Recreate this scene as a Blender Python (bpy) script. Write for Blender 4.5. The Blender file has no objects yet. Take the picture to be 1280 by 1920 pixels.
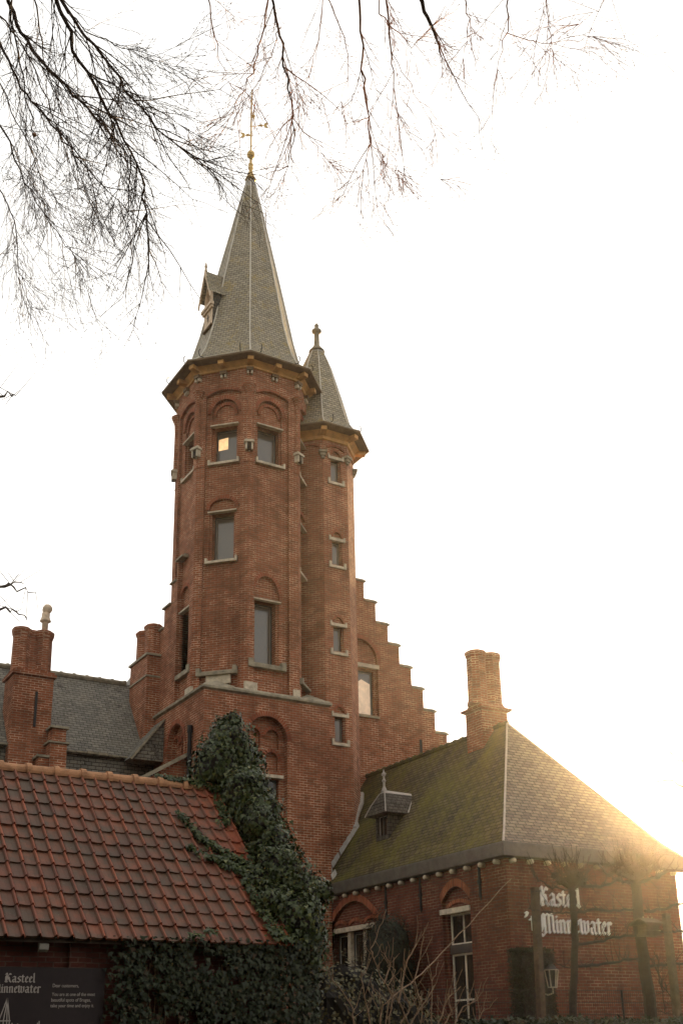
import bpy, math, random
import numpy as np
from mathutils import Vector, Matrix, noise
from mathutils.geometry import tessellate_polygon
random.seed(7)
R = math.radians
S = bpy.context.scene
C = S.collection
GZ = -1.6                       # ground level; z = 0 is the photographer's eye

# ------------------------------------------------------------------ camera
CAM = Vector((-13.115, -27.154, 0.0))
cR = Vector((0.85507, -0.51814, -0.01965)); cU = Vector((-0.15198, -0.28667, 0.94590)); cF = Vector((0.49574, 0.80582, 0.32387))
FPX, CX, CY = 2096.7, 656.43, 1236.1
cam = bpy.data.objects.new('camera', bpy.data.cameras.new('camera')); C.objects.link(cam)
M = Matrix((cR, cU, -cF)).transposed().to_4x4(); M.translation = CAM
cam.matrix_world = M
cam.data.sensor_fit = 'AUTO'; cam.data.sensor_width = 36.0
cam.data.lens = FPX / 1920 * 36.0
cam.data.shift_x = (640 - CX) / 1920; cam.data.shift_y = (CY - 960) / 1920
cam.data.clip_start = 0.1; cam.data.clip_end = 2000
S.camera = cam

# ------------------------------------------------------------------ sky, sun, exposure
SUN = Vector((0.7195, 0.6721, 0.1732)).normalized()
SKYK = 4.2                      # where thin cloud evens the sky out
w = bpy.data.worlds.new('World'); S.world = w; w.use_nodes = True
wn = w.node_tree.nodes; wl = w.node_tree.links
bg = wn['Background']
sky = wn.new('ShaderNodeTexSky'); sky.sky_type = 'NISHITA'; sky.sun_disc = False
sky.sun_elevation = math.asin(SUN.z); sky.sun_rotation = math.atan2(SUN.x, SUN.y)
sky.air_density = 1.0; sky.dust_density = 4.0; sky.ozone_density = 1.0
hs = wn.new('ShaderNodeHueSaturation'); hs.inputs['Saturation'].default_value = .32; hs.inputs['Value'].default_value = 1.25
wm = wn.new('ShaderNodeMix'); wm.data_type = 'RGBA'; wm.blend_type = 'MULTIPLY'; wm.inputs[0].default_value = 1.0
wm.inputs[7].default_value = (1.08, .965, .76, 1)          # warm veil of thin cloud
wl.new(sky.outputs[0], hs.inputs['Color']); wl.new(hs.outputs[0], wm.inputs[6]); 
tcw = wn.new('ShaderNodeTexCoord'); dt = wn.new('ShaderNodeVectorMath'); dt.operation = 'DOT_PRODUCT'; dt.inputs[1].default_value = SUN
wl.new(tcw.outputs['Generated'], dt.inputs[0])
mr = wn.new('ShaderNodeMapRange'); mr.inputs[1].default_value = -.9; mr.inputs[2].default_value = 1.0; wl.new(dt.outputs['Value'], mr.inputs[0])
cn = wn.new('ShaderNodeTexNoise'); cn.inputs['Scale'].default_value = 2.2; cn.inputs['Detail'].default_value = 6; wl.new(tcw.outputs['Generated'], cn.inputs['Vector'])
cm_ = wn.new('ShaderNodeMath'); cm_.operation = 'MULTIPLY_ADD'; cm_.inputs[1].default_value = 1.0; cm_.inputs[2].default_value = .35; wl.new(cn.outputs[0], cm_.inputs[0])
pw = wn.new('ShaderNodeMath'); pw.operation = 'MULTIPLY'; wl.new(mr.outputs[0], pw.inputs[0]); wl.new(cm_.outputs[0], pw.inputs[1])
va = wn.new('ShaderNodeMix'); va.data_type = 'RGBA'; va.blend_type = 'ADD'; va.inputs[0].default_value = 1.0        # thin cloud lit by the low sun
vc = wn.new('ShaderNodeVectorMath'); vc.operation = 'SCALE'; vc.inputs[0].default_value = (5.2, 5.1, 5.0); wl.new(pw.outputs[0], vc.inputs['Scale'])
wl.new(wm.outputs[2], va.inputs[6]); wl.new(vc.outputs[0], va.inputs[7]); 
sh_a = wn.new('ShaderNodeVectorMath'); sh_a.operation = 'ADD'; sh_a.inputs[1].default_value = (SKYK, SKYK, SKYK)
sh_d = wn.new('ShaderNodeVectorMath'); sh_d.operation = 'DIVIDE'; sh_s = wn.new('ShaderNodeVectorMath'); sh_s.operation = 'SCALE'; sh_s.inputs['Scale'].default_value = SKYK
wl.new(va.outputs[2], sh_a.inputs[0]); wl.new(va.outputs[2], sh_d.inputs[0]); wl.new(sh_a.outputs[0], sh_d.inputs[1]); wl.new(sh_d.outputs[0], sh_s.inputs[0]); wl.new(sh_s.outputs[0], bg.inputs[0]); bg.inputs[1].default_value = 0.15
sun = bpy.data.objects.new('sun', bpy.data.lights.new('sun', 'SUN')); C.objects.link(sun)
sun.data.energy = 4.0; sun.data.angle = R(0.5); sun.data.color = (1.0, 0.66, 0.31)
sun.rotation_euler = SUN.to_track_quat('Z', 'Y').to_euler()
S.view_settings.view_transform = 'Standard'; S.view_settings.look = 'None'
S.view_settings.gamma = 1.0; S.view_settings.use_curve_mapping = False
S.view_settings.exposure = 1.86
S.cycles.use_denoising = True
S.cycles.max_bounces = 6; S.cycles.volume_bounces = 0

def at(u, v, d):
    """world point d metres from the eye along the direction of photo pixel (u, v)"""
    k = cF + cR * ((u - CX) / FPX) + cU * ((CY - v) / FPX)
    return CAM + k.normalized() * d

def at_b(u, v, b):
    k = cF + cR * ((u - CX) / FPX) + cU * ((CY - v) / FPX)
    return CAM + k * ((b - CAM.y) / k.y)

# ------------------------------------------------------------------ materials
class NT:
    def __init__(s, name):
        s.m = bpy.data.materials.new(name); s.m.use_nodes = True
        s.t = s.m.node_tree; s.p = s.t.nodes['Principled BSDF']
    def n(s, k, **kw):
        nd = s.t.nodes.new(k)
        for a, b in kw.items(): setattr(nd, a, b)
        return nd
    def l(s, a, b): s.t.links.new(a, b)
    def val(s, sock, v):
        if hasattr(v, 'is_output') or isinstance(v, bpy.types.NodeSocket): s.l(v, sock)
        elif isinstance(v, (tuple, list)): sock.default_value = (*v, 1) if len(v) == 3 else v
        else: sock.default_value = v
    def mix(s, f, a, b, mode='MIX'):
        nd = s.n('ShaderNodeMix', data_type='RGBA', blend_type=mode)
        s.val(nd.inputs[0], f); s.val(nd.inputs[6], a); s.val(nd.inputs[7], b)
        return nd.outputs[2]
    def math(s, op, a, b=0.0):
        nd = s.n('ShaderNodeMath', operation=op); s.val(nd.inputs[0], a); s.val(nd.inputs[1], b); return nd.outputs[0]
    def noise(s, vec, scale, detail=4, rough=.6):
        nd = s.n('ShaderNodeTexNoise'); nd.inputs['Scale'].default_value = scale; nd.inputs['Detail'].default_value = detail
        nd.inputs['Roughness'].default_value = rough; s.l(vec, nd.inputs['Vector']); return nd.outputs[0]
    def ramp(s, f, stops):
        nd = s.n('ShaderNodeValToRGB'); cr = nd.color_ramp
        while len(cr.elements) < len(stops): cr.elements.new(.5)
        for e, (p, c) in zip(cr.elements, stops):
            e.position = p; e.color = (*c, 1) if len(c) == 3 else c
        s.l(f, nd.inputs[0]); return nd.outputs[0]
    def rng(s, f, a, b, c=0., d=1.):
        nd = s.n('ShaderNodeMapRange'); s.l(f, nd.inputs[0])
        for i, v in enumerate((a, b, c, d)): nd.inputs[i + 1].default_value = v
        return nd.outputs[0]
    def uv(s): return s.n('ShaderNodeUVMap').outputs[0]
    def obj(s): return s.n('ShaderNodeTexCoord').outputs['Object']
    def geo(s): return s.n('ShaderNodeNewGeometry').outputs['Position']
    def mapv(s, vec, sc):
        nd = s.n('ShaderNodeMapping'); s.l(vec, nd.inputs[0]); nd.inputs['Scale'].default_value = sc; return nd.outputs[0]
    def bump(s, h, strength=.4, dist=.01):
        nd = s.n('ShaderNodeBump'); nd.inputs['Strength'].default_value = strength; nd.inputs['Distance'].default_value = dist
        s.l(h, nd.inputs['Height']); s.l(nd.outputs[0], s.p.inputs['Normal'])
    def out(s, col, rough=.85, spec=.3):
        s.val(s.p.inputs['Base Color'], col); s.val(s.p.inputs['Roughness'], rough); s.p.inputs['Specular IOR Level'].default_value = spec
        return s.m

def brick_mat(name, c1, c2, mortar, stain=(.5, .42, .38), bw=.205, rh=.066, ms=.0085, light=.52):
    k = NT(name); uv = k.uv()
    b = k.n('ShaderNodeTexBrick'); k.l(uv, b.inputs['Vector'])
    for s_, v in (('Scale', 1), ('Brick Width', bw), ('Row Height', rh), ('Mortar Size', ms), ('Mortar Smooth', .2), ('Bias', 0.)): b.inputs[s_].default_value = v
    k.val(b.inputs['Color1'], c1); k.val(b.inputs['Color2'], c2)
    pos = k.geo()
    big = k.noise(pos, .45, 5, .65); mid = k.noise(pos, 2.6, 4); fine = k.noise(pos, 22, 3)
    streak = k.noise(k.mapv(pos, (3.2, 3.2, .22)), 1.0, 4)
    mort = k.mix(k.rng(mid, .46, .58), tuple(x * light for x in mortar), tuple(x * 1.0 for x in mortar))
    k.l(mort, b.inputs['Mortar'])
    # second brick grid gives each brick its own odd tone
    b2 = k.n('ShaderNodeTexBrick'); k.l(uv, b2.inputs['Vector']); b2.offset = .5
    for s_, v in (('Scale', 1), ('Brick Width', bw), ('Row Height', rh), ('Mortar Size', 0.), ('Bias', 0.)): b2.inputs[s_].default_value = v
    k.val(b2.inputs['Color1'], (.50, .47, .47)); k.val(b2.inputs['Color2'], (1.5, 1.32, 1.2)); k.val(b2.inputs['Mortar'], (1, 1, 1))
    col = k.mix(.7, b.outputs[0], b2.outputs[0], 'MULTIPLY')
    col = k.mix(k.rng(big, .42, .70, 0, .75), col, k.mix(1., col, stain, 'MULTIPLY'))
    col = k.mix(k.rng(streak, .52, .75, 0, .7), col, k.mix(1., col, (.55, .5, .48), 'MULTIPLY'))
    col = k.mix(k.rng(mid, .6, .75, 0, .25), col, k.mix(1., col, (1.5, 1.25, 1.1), 'MULTIPLY'))
    col = k.mix(k.rng(fine, .35, .7, .0, .35), col, k.mix(1., col, (.7, .7, .7), 'MULTIPLY'))
    h = k.math('ADD', k.math('MULTIPLY', k.math('SUBTRACT', 1., b.outputs[1]), .8), k.math('MULTIPLY', fine, .35))
    k.bump(h, .55, .012)
    return k.out(col, .9, .2)

def slate_mat(name, ca, cb, moss, moss_amt, rw=.2, rh=.1, lich=(.30, .22, .07), lich_amt=.0, streaky=False, rough=(.55, .85), spec=.25, msz=.010):
    k = NT(name); uv = k.uv(); pos = k.geo()
    wob = k.noise(pos, 6., 2)
    b = k.n('ShaderNodeTexBrick'); k.l(uv, b.inputs['Vector']); b.offset = .5
    for s_, v in (('Scale', 1), ('Brick Width', rw), ('Row Height', rh), ('Mortar Size', msz), ('Mortar Smooth', .5), ('Bias', -.1)): b.inputs[s_].default_value = v
    k.val(b.inputs['Color1'], ca); k.val(b.inputs['Color2'], cb); k.val(b.inputs['Mortar'], tuple(x * .2 for x in ca))
    big = k.noise(pos, .55, 5, .65); fine = k.noise(pos, 14, 4); mid = k.noise(pos, 2.2, 4, .7)
    col = k.mix(k.rng(fine, .3, .75, 0, .55), b.outputs[0], k.mix(1., b.outputs[0], (.6, .58, .56), 'MULTIPLY'))
    col = k.mix(k.rng(mid, .45, .75, 0, .5), col, k.mix(1., col, (1.5, 1.42, 1.3), 'MULTIPLY'))
    mpos = k.mapv(pos, (.75, 1.25, .75)) if streaky else pos
    mm = k.math('ADD', k.math('MULTIPLY', k.noise(mpos, 1.1, 5, .7), .65), k.math('MULTIPLY', fine, .35))
    col = k.mix(k.rng(mm, .54 - moss_amt, .80 - moss_amt, 0, .9), col, moss)
    if lich_amt:
        lm = k.math('ADD', k.math('MULTIPLY', k.noise(pos, 2.4, 5, .7), .6), k.math('MULTIPLY', k.noise(pos, 24, 2), .4))
        col = k.mix(k.rng(lm, .60 - lich_amt, .66 - lich_amt, 0, .75), col, lich)
    # the saw-tooth of overlapping courses, plus ragged edges
    sep = k.n('ShaderNodeSeparateXYZ'); k.l(uv, sep.inputs[0])
    saw = k.math('FRACT', k.math('DIVIDE', sep.outputs[1], rh))
    h = k.math('ADD', k.math('MULTIPLY', k.math('SUBTRACT', 1., saw), .8), k.math('ADD', k.math('MULTIPLY', k.math('SUBTRACT', 1., b.outputs[1]), .5), k.math('MULTIPLY', fine, .5)))
    k.bump(h, .8, .03)
    return k.out(col, k.rng(fine, .3, .7, *rough), spec)

def plain(name, col, rough=.7, var=.35, scale=5., metal=0., spec=.3, bump=.3):
    k = NT(name); pos = k.geo()
    f = k.noise(pos, scale, 6, .65); f2 = k.noise(pos, scale * 7, 3)
    c = k.mix(k.rng(f, .3, .7), tuple(x * (1 - var) for x in col), tuple(min(1, x * (1 + var)) for x in col))
    c = k.mix(k.rng(f2, .4, .7, 0, .35), c, k.mix(1., c, (.6, .6, .6), 'MULTIPLY'))
    k.p.inputs['Metallic'].default_value = metal
    k.bump(f2, bump, .01)
    return k.out(c, rough, spec)

def leaf_mat(name, c1, c2, c3, rough=.42, sheen=.5):
    k = NT(name)
    rnd = k.n('ShaderNodeAttribute', attribute_name='leaf').outputs['Fac']
    c = k.ramp(rnd, ((0., c1), (.55, c2), (.9, c2), (1., c3)))
    k.p.inputs['Coat Weight'].default_value = sheen * .3
    return k.out(c, rough, sheen)

MT = {}
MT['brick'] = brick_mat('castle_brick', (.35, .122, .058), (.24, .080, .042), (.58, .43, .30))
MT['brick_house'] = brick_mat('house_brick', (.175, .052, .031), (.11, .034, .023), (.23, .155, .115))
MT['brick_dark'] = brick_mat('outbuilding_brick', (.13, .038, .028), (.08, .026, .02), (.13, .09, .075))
MT['arch'] = brick_mat('arch_brick', (.36, .10, .045), (.27, .075, .038), (.42, .28, .2), bw=.07, rh=.2, ms=.008)
MT['slate_spire'] = slate_mat('spire_slate', (.34, .30, .225), (.235, .205, .15), (.085, .080, .028), -.02, .17, .092, lich_amt=.06)
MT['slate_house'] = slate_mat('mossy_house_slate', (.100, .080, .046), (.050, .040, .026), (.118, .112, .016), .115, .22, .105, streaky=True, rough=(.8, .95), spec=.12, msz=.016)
MT['slate_dark'] = slate_mat('dark_dormer_slate', (.10, .09, .075), (.06, .054, .045), (.05, .05, .02), -.1, .15, .10, rough=(.7, .9), spec=.15)
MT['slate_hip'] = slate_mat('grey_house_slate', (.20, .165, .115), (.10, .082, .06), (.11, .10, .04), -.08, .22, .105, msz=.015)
MT['slate_wing'] = slate_mat('wing_slate', (.235, .215, .175), (.15, .138, .115), (.03, .028, .018), .0, .2, .1, lich=(.012, .011, .009), lich_amt=.04)
MT['lead'] = plain('lead', (.34, .31, .27), .5, .25, 6, 0, .5)
MT['lead_bright'] = plain('pale_lead', (.56, .51, .43), .5, .2, 6, 0, .4)
MT['lead_dark'] = plain('weathered_zinc', (.085, .082, .068), .55, .3, 4, 0, .5)
MT['stone'] = plain('pale_stone', (.52, .44, .33), .85, .35, 6)
MT['stone_dirty'] = plain('weathered_stone', (.27, .23, .165), .9, .45, 5)
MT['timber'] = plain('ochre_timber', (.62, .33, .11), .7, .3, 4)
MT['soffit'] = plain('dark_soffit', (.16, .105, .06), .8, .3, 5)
MT['wood_old'] = plain('grey_brown_wood', (.075, .05, .034), .85, .35, 8)
MT['wood_pale'] = plain('pale_old_wood', (.64, .49, .35), .8, .35, 8)
MT['iron'] = plain('black_iron', (.018, .015, .014), .6, .3, 8)
MT['frame_dark'] = plain('dark_window_frame', (.055, .05, .045), .5, .2, 8)
MT['frame_white'] = plain('cream_window_paint', (.62, .56, .46), .5, .15, 8)
MT['white'] = plain('white_lettering', (.66, .63, .60), .6, .12, 8)
MT['gold'] = plain('gilt_metal', (.62, .40, .13), .45, .25, 6, .3, .5)
MT['tile_ridge'] = plain('pale_ridge_tile', (.40, .20, .10), .8, .4, 7)
MT['bark'] = plain('branch_bark', (.075, .05, .038), .85, .35, 14)
MT['bark_sunlit'] = plain('sunlit_twig_bark', (.42, .20, .085), .8, .3, 14)  # warm backlight of the sun is put into this twig colour
MT['bark_trunk'] = plain('trunk_bark', (.026, .018, .013), .9, .4, 9)
MT['twig_pale'] = plain('dry_stems', (.22, .14, .085), .85, .35, 12)
MT['sign'] = plain('dark_sign_board', (.028, .018, .020), .5, .15, 3, 0, .35, .05)
MT['sign_text'] = plain('sign_lettering', (.50, .44, .40), .7, .1, 3)
MT['ivy'] = leaf_mat('ivy_leaf', (.017, .028, .005), (.042, .058, .011), (.12, .125, .03), .5, .26)  # last, yellowish tone paints leaves catching the light
MT['ivy_dark'] = leaf_mat('shaded_ivy_leaf', (.012, .017, .007), (.028, .036, .014), (.07, .035, .018), .6, .2)  # darker copy of the ivy leaf, shade put into its colours
MT['yew'] = leaf_mat('yew_leaf', (.010, .014, .008), (.018, .024, .012), (.03, .034, .018), .6, .2)
MT['hedge'] = leaf_mat('hedge_leaf', (.05, .045, .02), (.10, .085, .035), (.18, .12, .05), .6, .25)
MT['core_dark'] = plain('shaded_core_fill', (.018, .014, .010), .9, .3, 10)  # near-black filler for foliage cores, colour stands for the shade inside
MT['ground'] = plain('garden_ground', (.06, .055, .03), .95, .4, 1.5)
MT['vent'] = plain('vent_shadow', (.012, .008, .007), .9, .2, 6)  # near-black colour stands for the shade inside small openings

def glass_mat(name, base, spec, rough=.06):
    k = NT(name); k.p.inputs['IOR'].default_value = spec
    f = k.noise(k.geo(), 1.7, 2); k.bump(f, .25, .02)
    f2 = k.noise(k.geo(), 40, 2)
    return k.out(k.mix(k.rng(f2, .3, .7), tuple(x * .85 for x in base), base), rough, .5)
MT['glass'] = glass_mat('grey_pane', (.115, .105, .09), 1.7, .12)
MT['glass_dark'] = glass_mat('dark_pane', (.02, .016, .013), 1.5)
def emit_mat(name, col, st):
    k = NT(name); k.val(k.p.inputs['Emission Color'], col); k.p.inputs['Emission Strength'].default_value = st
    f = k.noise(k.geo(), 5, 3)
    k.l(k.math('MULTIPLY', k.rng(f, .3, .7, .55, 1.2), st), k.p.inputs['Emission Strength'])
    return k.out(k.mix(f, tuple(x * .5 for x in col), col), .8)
MT['lit'] = emit_mat('painted_pane_reflection', (1.0, .62, .30), .30)  # emission paints a sunlit reflection on the tower pane
MT['lit_pale'] = emit_mat('painted_pane_sunlight', (1.0, .76, .54), .085)  # emission paints sunlight coming through behind the gable pane

def tile_mat():
    k = NT('red_clay_tile'); uv = k.uv(); pos = k.geo()
    fl = k.n('ShaderNodeVectorMath', operation='FLOOR'); k.l(uv, fl.inputs[0])
    wn_ = k.n('ShaderNodeTexWhiteNoise', noise_dimensions='2D'); k.l(fl.outputs[0], wn_.inputs[0])
    c = k.ramp(wn_.outputs[0], ((0., (.13, .040, .025)), (.3, (.27, .072, .030)), (.6, (.21, .058, .029)), (.85, (.30, .078, .031)), (1., (.33, .082, .033))))
    fine = k.noise(pos, 60, 3); mid = k.noise(pos, 5, 4); big = k.noise(pos, .8, 3)
    sep = k.n('ShaderNodeSeparateXYZ'); k.l(uv, sep.inputs[0])
    fu = k.math('FRACT', sep.outputs[0]); pan = k.rng(fu, .70, .80, 1., 0.)          # algae sits in the pan of each tile
    edge = k.rng(k.math('ADD', sep.outputs[0], k.math('MULTIPLY', mid, 5.)), 2.6, 5.4, .2, 1.)    # newer cleaner tiles towards the verge
    c = k.mix(edge, (.36, .080, .028), c)
    pan = k.math('MULTIPLY', pan, edge)
    dirt = k.math('MULTIPLY', pan, k.rng(k.math('ADD', k.math('MULTIPLY', mid, .6), k.math('MULTIPLY', big, .4)), .36, .58, .35, .92))
    c = k.mix(dirt, c, (.075, .050, .030))
    c = k.mix(k.rng(fine, .55, .75, 0, .5), c, (.06, .045, .032))
    c = k.mix(k.rng(k.noise(pos, 30, 2), .70, .74, 0, .6), c, (.25, .24, .15))
    k.bump(k.math('ADD', fine, mid), .35, .006)
    return k.out(c, .62, .35)
MT['tile'] = tile_mat()

# ------------------------------------------------------------------ mesh builder
def hexf(*v): return v
class MB:
    def __init__(s): s.v = []; s.f = []; s.uv = {}
    def add(s, vs, fs):
        o = len(s.v); s.v += [tuple(p) for p in vs]; s.f += [tuple(i + o for i in f) for f in fs]; return s
    def poly(s, *pts, uv=None):
        o = len(s.v); s.v += [tuple(p) for p in pts]
        if uv: s.uv[len(s.f)] = uv
        s.f.append(tuple(range(o, o + len(pts)))); return s
    def box(s, x0, x1, y0, y1, z0, z1):
        return s.add([(x0, y0, z0), (x1, y0, z0), (x1, y1, z0), (x0, y1, z0), (x0, y0, z1), (x1, y0, z1), (x1, y1, z1), (x0, y1, z1)],
                     [(0, 3, 2, 1), (4, 5, 6, 7), (0, 1, 5, 4), (1, 2, 6, 5), (2, 3, 7, 6), (3, 0, 4, 7)])
    def fbox(s, fr, s0, s1, z0, z1, d0, d1):
        """box on a wall frame: s along the wall, z up, d outwards"""
        P = fr.p
        return s.add([P(s0, z0, d1), P(s1, z0, d1), P(s1, z0, d0), P(s0, z0, d0), P(s0, z1, d1), P(s1, z1, d1), P(s1, z1, d0), P(s0, z1, d0)],
                     [(0, 3, 2, 1), (4, 5, 6, 7), (0, 1, 5, 4), (1, 2, 6, 5), (2, 3, 7, 6), (3, 0, 4, 7)])
    def prism(s, loop, z0, z1):
        n = len(loop)
        s.add([(x, y, z0) for x, y in loop] + [(x, y, z1) for x, y in loop],
              [tuple(range(n))[::-1], tuple(range(n, 2 * n))] + [(i, (i + 1) % n, n + (i + 1) % n, n + i) for i in range(n)])
        return s
    def rings(s, rings, cap0=True, cap1=True):
        n = len(rings[0]); o = len(s.v)
        for r in rings: s.v += [tuple(p) for p in r]
        for k in range(len(rings) - 1):
            for i in range(n):
                a = o + k * n + i; b = o + k * n + (i + 1) % n
                s.f.append((a, b, b + n, a + n))
        if cap0: s.f.append(tuple(o + i for i in range(n))[::-1])
        if cap1: s.f.append(tuple(o + (len(rings) - 1) * n + i for i in range(n)))
        return s
    def lathe(s, c, prof, n=16, off=0.):
        return s.rings([[(c[0] + r * math.cos(off + 2 * math.pi * i / n), c[1] + r * math.sin(off + 2 * math.pi * i / n), z) for i in range(n)] for r, z in prof])
    def tube(s, pts, rad, n=6, cap=True):
        pts = [Vector(p) for p in pts]
        if not hasattr(rad, '__len__'): rad = [rad] * len(pts)
        up = None; rs = []
        for i, p in enumerate(pts):
            t = (pts[min(i + 1, len(pts) - 1)] - pts[max(i - 1, 0)])
            if t.length < 1e-9: t = Vector((0, 0, 1))
            t.normalize()
            if up is None: up = t.orthogonal().normalized()
            else:
                up = up - t * up.dot(t)
                up = up.normalized() if up.length > 1e-6 else t.orthogonal().normalized()
            sd = t.cross(up)
            rs.append([p + (up * math.cos(2 * math.pi * k / n) + sd * math.sin(2 * math.pi * k / n)) * rad[i] for k in range(n)])
        return s.rings(rs, cap, cap)
    def build(s, name, mat, parent=None, smooth=False):
        me = bpy.data.meshes.new(name); me.from_pydata(s.v, [], s.f); me.update()
        nl = len(me.loops)
        lv = np.empty(nl, np.int32); me.loops.foreach_get('vertex_index', lv)
        co = np.empty(len(s.v) * 3); me.vertices.foreach_get('co', co); co = co.reshape(-1, 3)
        npoly = len(me.polygons)
        nrm = np.empty(npoly * 3); me.polygons.foreach_get('normal', nrm); nrm = nrm.reshape(-1, 3)
        tot = np.empty(npoly, np.int32); me.polygons.foreach_get('loop_total', tot)
        N = np.repeat(nrm, tot, 0)
        flip = (N[:, 2] < -.02); N = np.where(flip[:, None], -N, N)
        T = np.stack([-N[:, 1], N[:, 0], np.zeros(nl)], 1); L = np.linalg.norm(T, axis=1)
        flat = L < .05; T[flat] = (1, 0, 0); L[flat] = 1; T /= L[:, None]
        B = np.cross(N, T); B[flat] = (0, 1, 0)
        P = co[lv]
        uv = np.stack([(P * T).sum(1), (P * B).sum(1)], 1)
        if s.uv:
            st = np.concatenate([[0], np.cumsum(tot)[:-1]])
            for fi, u in s.uv.items(): uv[st[fi]:st[fi] + len(u)] = u
        lay = me.uv_layers.new(name='UVMap'); lay.data.foreach_set('uv', uv.astype(np.float32).ravel())
        me.materials.append(MT[mat] if isinstance(mat, str) else mat)
        if smooth: me.polygons.foreach_set('use_smooth', [True] * npoly)
        o = bpy.data.objects.new(name, me); C.objects.link(o)
        if parent: put(o, parent)
        return o

def put(o, parent):
    o.parent = parent
    root = parent
    off = Vector((0, 0, 0))
    while root: off += root.location; root = root.parent
    o.location = o.location - off           # all shapes are written in world metres
    return o
def thing(name, label, cat, loc, group=None):
    o = bpy.data.objects.new(name, None); C.objects.link(o); o.location = loc; o.empty_display_size = .3
    return tag(o, label, cat, group)
def tag(o, label, cat, group=None, kind=None):
    if label: o['label'] = label
    if cat: o['category'] = cat
    if group: o['group'] = group
    if kind: o['kind'] = kind
    return o

class Frame:
    """a vertical wall face: origin o, outward normal (nx, ny)"""
    def __init__(s, o, nx, ny):
        l = math.hypot(nx, ny); s.n = Vector((nx / l, ny / l, 0)); s.t = Vector((-s.n.y, s.n.x, 0)); s.o = Vector(o)
    def p(s, a, z, d=0.): return s.o + s.t * a + s.n * d + Vector((0, 0, z))

def rect(s0, s1, z0, z1): return [(s0, z0), (s1, z0), (s1, z1), (s0, z1)]
def arch(c, w, z0, zs, rise, n=12):
    pts = [(c - w / 2, z0), (c + w / 2, z0)]
    for i in range(n + 1):
        a = math.pi * i / n; pts.append((c + w / 2 * math.cos(a), zs + rise * math.sin(a)))
    return pts
def seg(c, w, z0, zs, rise, n=10):
    pts = [(c - w / 2, z0), (c + w / 2, z0)]
    for i in range(n + 1):
        t = 1 - 2 * i / n; pts.append((c + w / 2 * t, zs + rise * (1 - t * t)))
    return pts

def wall(mb, fr, outer, holes, d=0.):
    """flat wall with recessed openings; hole = (loop, depth, child holes or None for an open back)"""
    loops = [[Vector((x, z, 0)) for x, z in outer]] + [[Vector((x, z, 0)) for x, z in h[0]] for h in holes]
    allp = [p for l in loops for p in l]
    for tri in tessellate_polygon(loops):
        q = [fr.p(allp[i].x, allp[i].y, d) for i in tri]
        if (q[1] - q[0]).cross(q[2] - q[0]).dot(fr.n) < 0: q = q[::-1]
        mb.poly(*q)
    for loop, dep, kids in holes:
        n = len(loop)
        for i in range(n):
            a, b = loop[i], loop[(i + 1) % n]
            mb.poly(fr.p(*b, d), fr.p(*a, d), fr.p(*a, d - dep), fr.p(*b, d - dep))
        if kids is not None: wall(mb, fr, loop, kids, d - dep)

def arch_ring(mb, fr, c, w, zs, rise, wid, d0, d1, n=14, seg_=False, parts=(0., 1.)):
    """brick voussoir band round an arch, standing from depth d0 to d1"""
    pin, pout = [], []
    for i in range(n + 1):
        t = parts[0] + (parts[1] - parts[0]) * i / n
        if seg_:
            x = 1 - 2 * t
            pin.append((c + w / 2 * x, zs + rise * (1 - x * x))); pout.append((c + (w / 2 + wid * .3) * x, zs + wid + rise * (1 - x * x)))
        else:
            a = math.pi * t
            pin.append((c + w / 2 * math.cos(a), zs + rise * math.sin(a))); pout.append((c + (w / 2 + wid) * math.cos(a), zs + (rise + wid) * math.sin(a)))
    L = 0.
    for i in range(n):
        a, b, c_, d_ = pin[i], pin[i + 1], pout[i + 1], pout[i]
        l2 = math.dist(a, b) * 1.1
        u = [(L, 0), (L, .19), (L + l2, .19), (L + l2, 0)]
        mb.poly(fr.p(*a, d1), fr.p(*d_, d1), fr.p(*c_, d1), fr.p(*b, d1), uv=u)
        mb.poly(fr.p(*a, d1), fr.p(*b, d1), fr.p(*b, d0), fr.p(*a, d0), uv=[(L, 0), (L + l2, 0), (L + l2, .06), (L, .06)])
        mb.poly(fr.p(*d_, d1), fr.p(*d_, d0), fr.p(*c_, d0), fr.p(*c_, d1), uv=[(L, 0), (L, .06), (L + l2, .06), (L + l2, 0)])
        L += l2

def ring_part(parent, fr, *a, name='brick_arch', **k):
    m = MB(); arch_ring(m, fr, *a, **k); return m.build(name, 'arch', parent)

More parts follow.
